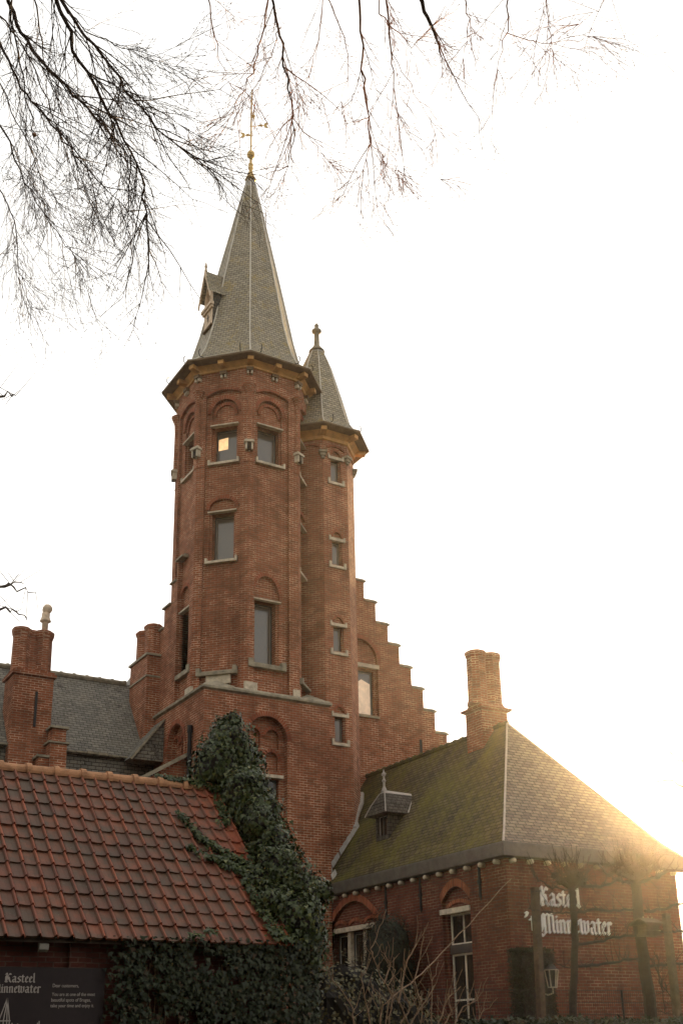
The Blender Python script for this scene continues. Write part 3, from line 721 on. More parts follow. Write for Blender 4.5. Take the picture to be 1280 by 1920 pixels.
m = MB(); m.lathe((-5.26, 1.40), [(.085, 10.70), (.085, 10.95), (.10, 10.97), (.155, 11.0), (.14, 11.04), (.11, 11.12), (.115, 11.2), (.09, 11.27)], 12)
m.tube([(-5.26, 1.40, 11.22), (-5.25, 1.395, 11.30), (-5.225, 1.39, 11.38), (-5.20, 1.385, 11.45), (-5.18, 1.38, 11.49)], [.08, .12, .135, .11, .04], 12)
m.build('chimney_pot', 'wood_pale', chm, True)
MB().box(-5.50, -5.44, .94, .979, 7.9, 8.85).build('wall_anchor', 'iron', chm)
# small stepped pier of a roof gable in front of the slope
m = MB(); m.box(-5.14, -4.70, .55, .95, GZ, 7.42); m.box(-5.10, -4.74, .57, .93, 7.47, 7.82); m.box(-5.40, -5.14, .58, .93, GZ, 7.02)
pr = m.build('stepped_pier', 'brick', wing)
for q in ((-5.20, -4.64, .5, 1.0, 7.421, 7.469), (-5.17, -4.68, .51, .99, 7.821, 7.88), (-5.46, -5.142, .53, .97, 7.021, 7.08)): MB().box(*q).build('pier_coping', 'stone_dirty', pr)
# valley roof and lean-to against the castle
m = MB(); P1 = (-3.0, .55, 7.25); P2 = (-2.06, .55, 8.45); P3 = (-2.06, 1.7, 8.45)
m.add([P1, P2, P3, (-3.0, 1.0, 7.25), (-2.06, .55, 7.25), (-2.06, 1.7, 7.25)], [(0, 1, 2, 3), (0, 4, 1), (3, 2, 5), (0, 3, 5, 4)]); m.build('valley_roof', 'slate_wing', wing)
m = MB(); m.tube([(-2.98, .5, 7.22), (-2.08, .5, 8.42)], .04, 4); m.build('valley_verge', 'stone_dirty', wing)
lean = thing('lean_to', 'brick lean-to with sloping stone coping and black downpipe against the tower foot', 'lean-to', (-3.0, -1.0, GZ))
m = MB(); m.add([(-3.6, -1.2, GZ), (-2.08, -1.2, GZ), (-2.08, -1.2, 6.98), (-3.6, -1.2, 6.05), (-3.6, .9, GZ), (-2.08, .9, GZ), (-2.08, .9, 6.98), (-3.6, .9, 6.05)], [(0, 1, 2, 3), (7, 6, 5, 4), (3, 2, 6, 7), (0, 3, 7, 4)]); m.build('wall', 'brick', lean)
m = MB(); m.add([(-3.75, -1.3, 5.99), (-2.085, -1.3, 7.01), (-2.085, -1.3, 7.12), (-3.75, -1.3, 6.10), (-3.75, -.9, 5.99), (-2.085, -.9, 7.01), (-2.085, -.9, 7.12), (-3.75, -.9, 6.10)], [(0, 1, 2, 3), (7, 6, 5, 4), (3, 2, 6, 7), (0, 4, 5, 1), (0, 3, 7, 4)]); m.build('coping', 'stone_dirty', lean)
m = MB(); m.tube([(-2.12, -1.36, 5.4), (-2.12, -1.36, 7.75)], .055, 8); m.tube([(-2.12, -1.36, 7.6), (-2.12, -1.36, 7.78)], .075, 8); m.build('downpipe', 'iron', lean)

# ================================================================== house with hipped slate roof on the right
house = thing('brick_house', 'low brick house with mossy hipped slate roof and white gothic lettering on its wall', 'house', (4.2, -5, GZ))
HX0, HX1, HB0, HZ = 1.65, 6.55, -9.08, 3.62
ex0, ex1, eb = 1.50, 6.70, -9.23; EZH = 3.83; RXH = 4.10; RZH = 7.35; AB = -6.48; RB1 = .05
hl = Frame((HX0, 0, 0), -1, 0); hf = Frame((0, HB0, 0), 0, -1)
W = MB()
dc = 7.29; dw = .90; tcn = 3.02; tw_ = 2.34
wall(W, hl, rect(2.0, -HB0, GZ, HZ), [
    (seg(dc, 1.02, GZ + .6, 2.86, .30), .09, [(rect(dc - .44, dc + .44, GZ + .65, 2.60), .2, None)]),
    (seg(tcn, tw_, .9, 2.72, .60), .09, [(rect(tcn - 1.1, tcn + 1.1, .95, 2.60), .24, None)])])
wall(W, hf, rect(HX0, HX1, GZ, HZ), [])
W.poly((HX1, HB0, GZ), (HX1, 0, GZ), (HX1, 0, HZ), (HX1, HB0, HZ))
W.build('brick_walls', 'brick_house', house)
ring_part(house, hl, dc, 1.02, 2.86, .30, .17, -.02, .018, seg_=True)
ring_part(house, hl, tcn, tw_, 2.72, .60, .17, -.02, .018, seg_=True)
ring_part(house, hl, dc, .8, 2.72, .10, .08, -.1, -.06, seg_=True)
for q in (-.73, 0, .73): ring_part(house, hl, tcn + q, .62, 2.74, .10, .08, -.1, -.06, seg_=True)
stone(house, hl, dc - .56, dc + .52, 2.60, 2.71, -.12, .035, 'lintel', 'stone'); stone(house, hl, tcn - 1.2, tcn + 1.2, 2.60, 2.715, -.12, .0, 'lintel', 'stone')
for q in (-.37, .37): stone(house, hl, tcn + q - .075, tcn + q + .075, .95, 2.598, -.25, -.11, 'mullion', 'stone')
window(house, hl, dc, .86, 1.95, 2.60, -.17, 'frame_white', 'glass_dark', .03, bars=(dc + .02,), bw=.03)
MB().fbox(hl, dc - .435, dc + .435, 1.76, 1.948, -.26, -.12).build('transom', 'frame_dark', house)
window(house, hl, dc, .86, GZ + .7, 1.755, -.17, 'frame_white', 'glass_dark', .03, bars=(dc + .02,), hbars=((.80, .035), (.0, .035)), bw=.035, name='french_door')
for q in (-.73, 0, .73):
    window(house, hl, tcn + q, .60, 1.72, 2.59, -.2, 'frame_dark', 'glass_dark', .06, name='window'); window(house, hl, tcn + q, .60, .97, 1.66, -.2, 'frame_white', 'glass_dark', .05, name='window')
for s_, z0, z1 in ((8.20, 2.75, 3.5), (6.0, 2.72, 3.5), (4.56, 2.72, 3.5)):
    m = MB(); m.fbox(hl, s_ - .03, s_ + .03, z0 + .12, z1, .004, .035)
    m.fbox(hl, s_ - .05, s_ + .05, z0 + .36, z0 + .44, .0035, .045); m.add([hl.p(s_ - .045, z0 + .12, .03), hl.p(s_ + .045, z0 + .12, .03), hl.p(s_, z0, .012), hl.p(s_ - .045, z0 + .12, .005), hl.p(s_ + .045, z0 + .12, .005)], [(0, 2, 1), (3, 4, 2), (0, 3, 2), (1, 2, 4), (0, 1, 4, 3)])
    m.build('wall_anchor', 'iron', house)
# roof planes with a slight kick at the eave
def roofpt(x, y, z): return (x, y, z)
kick = [(0, 3.83), (.30, 4.16), (2.6, 7.35)]
m = MB(); mh = MB()
hy = lambda t: eb + t * (AB - eb) / 2.6
for (t0, z0), (t1, z1) in zip(kick[:-1], kick[1:]):
    m.poly((ex0 + t0, RB1, z0), (ex0 + t0, hy(t0), z0), (ex0 + t1, hy(t1), z1), (ex0 + t1, RB1, z1))
    m.poly((ex1 - t0, hy(t0), z0), (ex1 - t0, RB1, z0), (ex1 - t1, RB1, z1), (ex1 - t1, hy(t1), z1))
    mh.poly((ex0 + t0, hy(t0), z0), (ex1 - t0, hy(t0), z0), (ex1 - t1, hy(t1), z1), (ex0 + t1, hy(t1), z1))
m.build('side_roof', 'slate_house', house); mh.build('hip_roof', 'slate_hip', house)
for sx, x0 in ((1, ex0), (-1, ex1)):
    MB().tube([(x0 + sx * t, hy(t), z + .012) for t, z in kick], .024, 7).build('hip_roll', 'lead', house)
m = MB(); y = AB
while y < RB1 - .05:
    m.tube([(RXH, y, RZH + .01), (RXH, y + .3, RZH + .01)], .07, 7); m.tube([(RXH, y + .25, RZH + .015), (RXH, y + .32, RZH + .015)], .09, 7)
    y += .31
m.build('ridge_tiles', 'slate_house', house)
# lead-lined box gutter on the eave
m = MB()
gi = [(0, -.005, 3.835), (0, .03, 3.84), (0, .035, 3.80), (0, .02, 3.56), (0, -.05, 3.53), (0, -.16, 3.53), (0, -.16, 3.83)]
m.rings([[(ex0 - o, RB1 - 1.7, z) for _, o, z in gi], [(ex0 - o, eb - o, z) for _, o, z in gi], [(ex1 + o, eb - o, z) for _, o, z in gi], [(ex1 + o, RB1, z) for _, o, z in gi]])
m.build('gutter', 'lead_dark', house)
for i in range(15):
    b = -8.86 + i * .505
    if b < -2.05:
        m = MB(); m.tube([(HX0 + .02, b, 3.475), (HX0 - .13, b, 3.475), (HX0 - .15, b, 3.475)], [.05, .052, .03], 9); m.build('bracket_end', 'stone', house, True)
for i in range(11):
    a = 1.78 + i * .465
    if a < 6.5: MB().tube([(a, HB0 + .02, 3.475), (a, HB0 - .13, 3.475), (a, HB0 - .15, 3.475)], [.05, .052, .03], 9).build('bracket_end', 'stone', house, True)
# stepped lead flashing where the roof meets the turret and the tower foot
random.seed(5)
for i in range(9):
    fl = MB(); t0 = .12 + i * .125 + random.uniform(-.015, .015); z0 = kick[0][1] + t0 * 1.38 if t0 > .3 else 3.83 + t0 * 1.1
    y = AU and (-.626 - AU - .012); x = ex0 + t0
    if x < 1.66: y = -2.065
    s_ = .05 + .015 * random.random()
    fl.add([(x, y - s_, z0 - .02), (x + .12, y - s_, z0 + .15), (x + .10, y - .012, z0 + .28), (x - .03, y - .012, z0 + .13), (x, y, z0 - .03), (x + .12, y, z0 + .14), (x + .10, y, z0 + .28), (x - .03, y, z0 + .13)],
           [(0, 1, 2, 3), (4, 7, 6, 5), (0, 4, 5, 1), (1, 5, 6, 2), (2, 6, 7, 3), (3, 7, 4, 0)])
    fl.build('lead_flashing', 'lead', house)
fl = MB(); fl.tube([(2.60, -1.66, 5.45), (2.80, -1.42, 5.8), (3.12, -1.2, 6.25), (3.3, -.95, 6.6)], .06, 5)
fl.build('lead_flashing', 'lead', house)
# dormer
dA, dB, dHW = 2.25, -3.54, .29
fD = Frame((dA, 0, 0), -1, 0); ds = -dB
m = MB(); wall(m, fD, rect(ds - dHW, ds + dHW, 4.80, 5.50), [(rect(ds - .22, ds + .22, 4.90, 5.44), .06, None)])
for q in (-dHW, dHW): m.poly(fD.p(ds + q, 4.80), fD.p(ds + q, 5.50), fD.p(ds + q, 5.50, -.6), fD.p(ds + q, 4.82, -.05))
dor = m.build('dormer', 'slate_dark', house)
window(dor, fD, ds, .44, 4.90, 5.44, -.05, 'frame_dark', 'glass_dark', .03, bars=(ds - .03,), bw=.03)
m = MB(); E0, E1 = 5.44, 6.06; o = .20
A, B = fD.p(ds - dHW - o, E0, o), fD.p(ds + dHW + o, E0, o); Cc, Dd = fD.p(ds + dHW + o, E0, -.50), fD.p(ds - dHW - o, E0, -.50)
mid = 5.72; A2, B2 = fD.p(ds - .33, mid, .10), fD.p(ds + .33, mid, .10); C2, D2 = fD.p(ds + .33, mid, -.72), fD.p(ds - .33, mid, -.72)
A3, B3 = fD.p(ds - .12, 6.0, -.03), fD.p(ds + .12, 6.0, -.03); C3, D3 = fD.p(ds + .12, 5.99, -.95), fD.p(ds - .12, 5.99, -.95)
T1, T2 = fD.p(ds, E1 + .03, -.10), fD.p(ds, E1 + .01, -1.0)
for f in ((A, B, B2, A2), (B, Cc, C2, B2), (Dd, A, A2, D2), (A2, B2, B3, A3), (B2, C2, C3, B3), (D2, A2, A3, D3), (A, Dd, Cc, B)): m.poly(*f)
lc_ = MB()
for f in ((A3, B3, T1), (B3, C3, T2, T1), (D3, A3, T1, T2)): lc_.poly(*[p + Vector((-.004, 0, .004)) for p in f])
dr = m.build('dormer_roof', 'slate_dark', dor); lc_.build('lead_cap', 'lead', dr)
m = MB(); m.tube([B, B2, B3], .016, 5); m.tube([A, A2, A3], .016, 5); m.tube([Cc, C2, C3], .045, 5)
m.build('lead_rolls', 'lead', dr)
m = MB(); tp = T1; m.lathe((tp.x, tp.y), [(.08, tp.z - .03), (.05, tp.z + .05), (.03, tp.z + .1), (.028, tp.z + .2), (.05, tp.z + .23), (.05, tp.z + .26), (.025, tp.z + .3), (.022, tp.z + .36), (.05, tp.z + .39), (.06, tp.z + .43), (.03, tp.z + .46), (.008, tp.z + .55)], 10)
m.tube([tp + zz * .42 + Vector((0, -.10, 0)), tp + zz * .42 + Vector((0, .10, 0))], .016, 6); m.build('dormer_finial', 'lead', dr)
# chimney near the hip apex
cm = MB(); cm.box(3.71, 4.53, -5.99, -5.34, 5.6, 7.80)
cm.rings([[(3.71 - o, -5.99 - o, z), (4.53 + o, -5.99 - o, z), (4.53 + o, -5.34 + o, z), (3.71 - o, -5.34 + o, z)] for o, z in ((0, 7.802), (.05, 7.83), (.09, 7.86), (.09, 7.90), (-.02, 7.95), (-.08, 8.05))])
for a in (3.88, 4.34): cm.rings([ngon((a, -5.67), r, z) for r, z in ((.30, 8.0), (.26, 8.12), (.25, 9.22), (.265, 9.27), (.29, 9.33), (.29, 9.40), (.24, 9.44))])
cm.build('chimney', 'brick', house)

# ------------------------------------------------------------------ gothic lettering drawn with a broad nib
GL = {
 'i': (.42, [[(.10, .86), (.22, .97)], [(.2, .92), (.2, .10)], [(.17, .10), (.32, .0)], [(.2, 1.28), (.24, 1.24)]]),
 'n': (.86, [[(.06, .86), (.2, .98)], [(.2, .92), (.2, .08)], [(.14, .08), (.28, .0)], [(.22, .82), (.5, 1.0), (.62, .86)], [(.62, .9), (.62, .10)], [(.59, .10), (.74, .0)]]),
 'w': (1.22, [[(.02, 1.05), (.2, 1.12)], [(.2, 1.1), (.2, .14), (.36, .0), (.56, .14)], [(.46, .98), (.6, .98)], [(.6, .98), (.6, .14), (.76, .0), (1.0, .16)], [(.86, .9), (1.02, 1.0), (1.02, .18)]]),
 'r': (.62, [[(.06, .86), (.2, .98)], [(.2, .92), (.2, .10)], [(.12, .06), (.28, .0)], [(.24, .84), (.42, 1.0), (.56, .86)]]),
 't': (.56, [[(.22, 1.22), (.22, .12), (.38, .0), (.48, .06)], [(.02, .94), (.46, .94)]]),
 'a': (.84, [[(.14, .84), (.32, .99), (.56, .88), (.56, .12), (.74, .0)], [(.54, .54), (.16, .44), (.14, .14), (.34, .0), (.54, .14)]]),
 'e': (.66, [[(.18, .80), (.18, .16), (.36, .0), (.56, .14)], [(.18, .80), (.38, 1.0), (.54, .74), (.22, .46)]]),
 's': (.66, [[(.54, .88), (.36, 1.0), (.16, .78), (.20, .62), (.50, .40), (.50, .16), (.30, .0), (.10, .12)]]),
 'l': (.44, [[(.08, 1.42), (.2, 1.55)], [(.2, 1.5), (.2, .12)], [(.17, .12), (.34, .0)]]),
 'K': (1.12, [[(.04, 1.30), (.24, 1.52), (.34, 1.4)], [(.28, 1.44), (.28, .10)], [(.02, .16), (.2, .02), (.42, .04)], [(.12, 1.0), (.12, .3)], [(.32, .80), (.58, 1.2), (.72, 1.46), (.94, 1.30)], [(.36, .84), (.66, .80), (.76, .2), (1.0, .0)], [(.52, .86), (.52, .5)]]),
 'M': (1.66, [[(.10, 1.2), (.34, 1.44), (.52, 1.3)], [(.24, 1.3), (.10, .8), (.22, .3), (.06, .02), (-.12, -.14)], [(.5, 1.34), (.5, .08)], [(.44, .06), (.6, -.04)], [(.52, 1.24), (.84, 1.48), (1.0, 1.3)], [(.96, 1.36), (.96, .08)], [(.90, .06), (1.06, -.04)], [(1.0, 1.24), (1.26, 1.46), (1.42, 1.26), (1.42, .14), (1.60, .0)], [(.32, 1.14), (.32, .4)], [(.0, -.2), (.28, -.3), (.44, -.12)]]),
 "'": (.40, [[(.12, 1.48), (.22, 1.40), (.10, 1.14)]]),
 ' ': (.5, []),
}
def hull(pts):
    pts = sorted(set((round(x, 5), round(y, 5)) for x, y in pts))
    def half(ps):
        h = []
        for p in ps:
            while len(h) > 1 and (h[-1][0] - h[-2][0]) * (p[1] - h[-2][1]) - (h[-1][1] - h[-2][1]) * (p[0] - h[-2][0]) <= 0: h.pop()
            h.append(p)
        return h
    a, b = half(pts), half(pts[::-1]); return a[:-1] + b[:-1]
def gothic(mb, fr, text, s0, z0, xh, d0, d1, nib=.115, thin=.028, squeeze=.8):
    x = s0; c, s_ = math.cos(R(42)) * nib, math.sin(R(42)) * nib; k = 0
    for ch in text:
        adv, st = GL[ch]
        for line in st:
            for p, q in zip(line[:-1], line[1:]):
                pts = []
                for (px, py) in (p, q):
                    for sg in (-1, 1):
                        for sh in (-1, 1): pts.append((px + sg * c + sh * thin * .7, py + sg * s_ - sh * thin * .7))
                h = hull(pts); k += 1; e = (k % 7) * .0004
                vs = [fr.p(x + a * xh * squeeze, z0 + b * xh, d1 + e) for a, b in h] + [fr.p(x + a * xh * squeeze, z0 + b * xh, d0) for a, b in h]; n = len(h)
                mb.add(vs, [tuple(range(n)), tuple(range(n, 2 * n))[::-1]] + [(i, n + i, n + (i + 1) % n, (i + 1) % n) for i in range(n)])
        x += adv * xh * squeeze
    return x
def gothic_len(text, xh, sq): return sum(GL[c][0] for c in text) * xh * sq
def fit(mb, fr, text, s0, s1, z0, xh, d0, d1, **k):
    sq = (s1 - s0) / gothic_len(text, xh, 1.0); gothic(mb, fr, text, s0, z0, xh, d0, d1, squeeze=sq, **k)
m = MB(); fit(m, hf, 'Kasteel', 2.46, 3.56, 2.60, .25, .02, .055); m.build('wall_lettering', 'white', house)
m = MB(); fit(m, hf, "'t", 2.02, 2.34, 2.07, .25, .02, .055); fit(m, hf, 'Minnewater', 2.42, 4.40, 2.06, .25, .02, .055); m.build('wall_lettering', 'white', house)

# ================================================================== red tiled outbuilding, front left
shed = thing('tiled_outbuilding', 'low dark brick outbuilding under a red clay tile roof in the left foreground', 'outbuilding', (-9, -10, GZ))
SE, SZ, SR, SRZ = -12.53, 1.35, -9.78, 4.17; TW = .2145; NR = 13; TX1 = -5.20
RL = math.hypot(SR - SE, SRZ - SZ) / NR
du = Vector((0, SR - SE, SRZ - SZ)).normalized(); dn = Vector((0, -(SRZ - SZ), SR - SE)).normalized()
def tiles(mb, ncol, x1, o, du, dn, seed):
    rnd = random.Random(seed)
    prof = [(0, .0), (.10, .004), (.40, -.003), (.62, .0), (.70, .006), (.735, .030), (.785, .046), (.84, .047), (.89, .034), (.925, .008), (1.0, .0)]
    for r in range(NR):
        for c in range(ncol):
            xl = x1 - (c + 1) * TW; j = rnd.uniform(-.005, .007); sk = rnd.gauss(0, .009); jl = rnd.gauss(0, .009) - (.05 if rnd.random() < .012 else 0); end = x1 - c * TW
            lo, hi = r * RL - .03 + jl, (r + 1) * RL + .03
            bot, mid_, topp, lip = [], [], [], []
            for t, h in prof:
                x = xl + t * TW + .0015
                b0 = o + du * lo + dn * (h + .032 + j + sk * (t - .5)); t0 = o + du * hi + dn * (h * .94 + .0 + j)
                bot.append(Vector((x, b0.y, b0.z))); topp.append(Vector((x, t0.y, t0.z))); l_ = o + du * (lo + .004) + dn * (h - .004); lip.append(Vector((x, l_.y, l_.z)))
            n = len(prof); base = len(mb.v); mb.v += [tuple(p) for p in lip + bot + topp]
            for i in range(n - 1):
                u0, u1 = prof[i][0] * .96 + .02, prof[i + 1][0] * .96 + .02
                for k_, (v0, v1) in enumerate(((.02, .04), (.05, .95))):
                    mb.uv[len(mb.f)] = [(c + u0, r + v0), (c + u1, r + v0), (c + u1, r + v1), (c + u0, r + v1)]
                    q = base + k_ * n + i; mb.f.append((q, q + 1, q + 1 + n, q + n))
mb = MB(); NC = 52
tiles(mb, NC, TX1, Vector((0, SE, SZ)), du, dn, 11)
tr = mb.build('tile_roof', 'tile', shed)
m = MB(); x0 = TX1 - NC * TW
m.poly((x0, SE + .02, SZ - .06), (TX1, SE + .02, SZ - .06), (TX1, SR, SRZ - .06), (x0, SR, SRZ - .06))
m.poly((x0, SR, SRZ), (TX1, SR, SRZ), (TX1, 2 * SR - SE, SZ), (x0, 2 * SR - SE, SZ))
m.build('roof_boarding', 'wood_old', shed)
for (c, r) in ((27.0, 10.0), (20.3, 10.0)):                              # little vent tiles
    o = Vector((TX1 - c * TW + .06, SE, SZ)) + du * (r * RL + .10) + dn * .04
    m = MB(); m.rings([[o + Vector((.055 * math.cos(t), 0, 0)) + dn * (.055 * math.sin(t)) * 1.0 + du * y * 1.0 for t in np.linspace(0, math.pi, 9)] for y in (0., .02)]); m.build('vent_shade_plug', 'vent', tr)  # dark plug paints the shade in the vent mouth
    m = MB(); m.rings([[o + Vector((rr * math.cos(t), 0, 0)) + dn * (rr * math.sin(t) * s_) + du * y for t in np.linspace(0, math.pi, 9)] for y, rr, s_ in ((-.01, .07, 1.), (-.01, .058, 1.), (.03, .058, 1.), (.03, .07, 1), (.18, .06, .1))]); m.build('vent_hood', 'tile_ridge', tr)
m = MB(); x = x0; k = 0
while x < TX1 - .1:
    e = min(x + .44, TX1); yy = SR - .01; zc = SRZ - .03
    for rr, a, b in ((.105, x, e - .02), (.135, e - .05, e + .03)):
        m.rings([[(q, yy + rr * math.cos(t), zc + rr * math.sin(t) * 1.02) for t in np.linspace(-.35, math.pi + .35, 11)] for q in (a, b)])
    x += .44
m.build('ridge_tiles', 'tile_ridge', shed)
m = MB(); sf = Frame((0, -12.33, 0), 0, -1); wall(m, sf, rect(x0, TX1 - .08, GZ, 1.48), [])
m.poly((TX1 - .08, -12.33, GZ), (TX1 - .08, -7.3, GZ), (TX1 - .08, -7.3, 1.4), (TX1 - .08, SR, SRZ - .08), (TX1 - .08, -12.33, 1.48))
m.poly((x0, -7.3, GZ), (TX1 - .08, -7.3, GZ), (TX1 - .08, -7.3, 1.4), (x0, -7.3, 1.4))
m.fbox(sf, -8.42, -8.20, GZ, 1.46, -.02, .06)
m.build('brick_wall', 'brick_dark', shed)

# signboard on the outbuilding wall
sb = thing('sign_board', 'dark sign board with pale gothic heading and castle drawing under the tiled eave', 'sign', (-9, -12.4, .2))
sgn = Frame((0, -12.40, 0), 0, -1)
def quadbox(nm, mat, par, s0, s1, z0, z1, d0, d1): return MB().fbox(sgn, s0, s1, z0, z1, d0, d1).build(nm, mat, par)
quadbox('board', 'sign', sb, -10.35, -7.93, -.75, .985, -.04, .0)
m = MB(); fit(m, sgn, 'Kasteel', -9.235, -8.85, .80, .072, .001, .005, nib=.105); m.build('heading', 'sign_text', sb)
m = MB(); fit(m, sgn, 'Minnewater', -9.40, -8.775, .675, .072, .001, .005, nib=.105); m.build('heading', 'sign_text', sb)
def text(fr, s, s0, z0, size, d, name, mat, parent, squeeze=1.0):
    cu = bpy.data.curves.new('text', 'FONT'); cu.body = s; cu.size = size; cu.extrude = .0012
    to = bpy.data.objects.new('text', cu); C.objects.link(to); bpy.context.view_layer.update()
    me = bpy.data.meshes.new_from_object(to.evaluated_get(bpy.context.evaluated_depsgraph_get()))
    bpy.data.objects.remove(to)
    M_ = Matrix((fr.t, Vector((0, 0, 1)), fr.n)).transposed().to_4x4(); M_.translation = fr.p(s0, z0, d)
    me.transform(M_ @ Matrix.Diagonal((squeeze, 1, 1, 1))); me.materials.append(MT[mat])
    o = bpy.data.objects.new(name, me); C.objects.link(o); put(o, parent); return o
for i, (s_, s0, z_) in enumerate((('Dear customers,', -8.625, .742), ('You are at one of the most', -8.625, .635), ('beautiful spots of Bruges,', -8.63, .565), ('take your time and enjoy it.', -8.635, .495))):
    text(sgn, s_, s0, z_, .062, .0035, 'notice_text', 'sign_text', sb, .83)
m = MB()                                                                  # white line drawing of the tower
def stroke(m, p, q, w=.006):
    p = Vector((p[0], p[1])); q = Vector((q[0], q[1])); d = (q - p).normalized(); n = Vector((-d.y, d.x)) * w
    h = [p + n, p - n, q - n, q + n]; m.add([sgn.p(a.x, a.y, .004) for a in h] + [sgn.p(a.x, a.y, .0005) for a in h], [(0, 1, 2, 3), (7, 6, 5, 4), (0, 4, 5, 1), (1, 5, 6, 2), (2, 6, 7, 3), (3, 7, 4, 0)])
tx0, tz0 = -9.185, .61
for p, q in (((0, 0), (-.085, -.27)), ((0, 0), (.045, -.27)), ((0, -.02), (-.03, -.27)), ((0, .0), (.012, -.27)), ((-.10, -.275), (.06, -.275)), ((-.08, -.28), (-.08, -.7)), ((.045, -.28), (.045, -.7)), ((-.03, -.28), (-.03, -.7)), ((.012, -.28), (.012, -.7)),
             ((.08, -.30), (.08, -.40)), ((.10, -.40), (.15, -.31)), ((.15, -.31), (.20, -.40)), ((.06, -.40), (.50, -.40)), ((.40, -.30), (.40, -.40)), ((.42, -.28), (.42, -.40)), ((.50, -.40), (.50, -.7)), ((.06, -.5), (.5, -.5))):
    stroke(m, (tx0 + p[0], tz0 + p[1]), (tx0 + q[0], tz0 + q[1]))
m.build('castle_drawing', 'sign_text', sb)
fd = thing('floodlight', 'small grey floodlight box fixed to the dark wall under the tiled eave', 'floodlight', (-8.8, -12.4, 1.24))
m = MB(); m.add([(-8.86, -12.52, 1.20), (-8.74, -12.52, 1.20), (-8.74, -12.46, 1.17), (-8.86, -12.46, 1.17), (-8.86, -12.53, 1.27), (-8.74, -12.53, 1.27), (-8.74, -12.44, 1.29), (-8.86, -12.44, 1.29)], [(0, 3, 2, 1), (4, 5, 6, 7), (0, 1, 5, 4), (1, 2, 6, 5), (2, 3, 7, 6), (3, 0, 4, 7)]); m.build('housing', 'lead', fd)
MB().tube([(-8.80, -12.44, 1.25), (-8.80, -12.33, 1.25)], .018, 6).build('bracket', 'iron', fd)

# ================================================================== planting
LEAF_IVY = np.array([(0, 0), (.34, .10), (.50, .34), (.24, .46), (.0, 1.0), (-.24, .46), (-.50, .34), (-.34, .10)])
LEAF_OVAL = np.array([(0, 0), (.28, .3), (.24, .68), (0, 1.0), (-.24, .68), (-.28, .3)])
LEAF_NEEDLE = np.array([(-.12, 0), (.12, 0), (.07, 1.0), (-.07, 1.0)])
def leaves(name, P, Nn, size, mat, parent, tmpl, down=.7, jitter=.6, seed=1, kind=True):
    rng = np.random.default_rng(seed); n = len(P); P = np.asarray(P, float); Nn = np.asarray(Nn, float)
    Nn = Nn + rng.normal(0, jitter, (n, 3)) * .6; Nn /= np.linalg.norm(Nn, axis=1)[:, None] + 1e-9
    d = rng.normal(0, 1, (n, 3)) * (1 - down); d[:, 2] -= down * 1.5
    d -= Nn * (d * Nn).sum(1)[:, None]; d /= np.linalg.norm(d, axis=1)[:, None] + 1e-9
    sd = np.cross(d, Nn); sz = size * rng.uniform(.55, 1.35, n)
    k = len(tmpl)
    fold = np.abs(tmpl[:, 0]) * .35
    V = P[:, None, :] + sz[:, None, None] * (tmpl[None, :, 0, None] * sd[:, None, :] + tmpl[None, :, 1, None] * d[:, None, :] + fold[None, :, None] * Nn[:, None, :])
    me = bpy.data.meshes.new(name)
    me.vertices.add(n * k); me.vertices.foreach_set('co', V.astype(np.float32).ravel())
    me.loops.add(n * k); me.loops.foreach_set('vertex_index', np.arange(n * k, dtype=np.int32))
    me.polygons.add(n); me.polygons.foreach_set('loop_start', np.arange(0, n * k, k, dtype=np.int32))
    me.update(calc_edges=True)
    at_ = me.attributes.new('leaf', 'FLOAT', 'FACE'); at_.data.foreach_set('value', rng.random(n).astype(np.float32))
    me.materials.append(MT[mat]); o = bpy.data.objects.new(name, me); C.objects.link(o)
    if parent: put(o, parent)
    if kind: o['kind'] = 'stuff'
    return o
def lumpy(mb, c, rad, seed, amp=.25, n=14):
    rs = []
    for i in range(1, n):
        th = math.pi * i / n; ring = []
        for j in range(2 * n):
            ph = math.pi * j / n; d = Vector((math.sin(th) * math.cos(ph), math.sin(th) * math.sin(ph), math.cos(th)))
            f = 1 + amp * noise.noise(d * 2.3 + Vector((seed, 0, 0)))
            ring.append((c[0] + d.x * rad[0] * f, c[1] + d.y * rad[1] * f, c[2] + d.z * rad[2] * f))
        rs.append(ring)
    mb.rings(rs)
def shell(c, rad, n, seed, lo=.82, hi=1.12, amp=.28):
    rng = np.random.default_rng(seed); d = rng.normal(0, 1, (n, 3)); d /= np.linalg.norm(d, axis=1)[:, None]
    f = np.array([1 + amp * noise.noise(Vector(q) * 2.3 + Vector((seed, 0, 0))) + .10 * noise.noise(Vector(q) * 7 + Vector((0, seed, 0))) for q in d])
    P = np.array(c) + d * np.array(rad) * (f * rng.uniform(lo, hi, n))[:, None]
    nn = d / np.array(rad); nn /= np.linalg.norm(nn, axis=1)[:, None]
    return P, nn

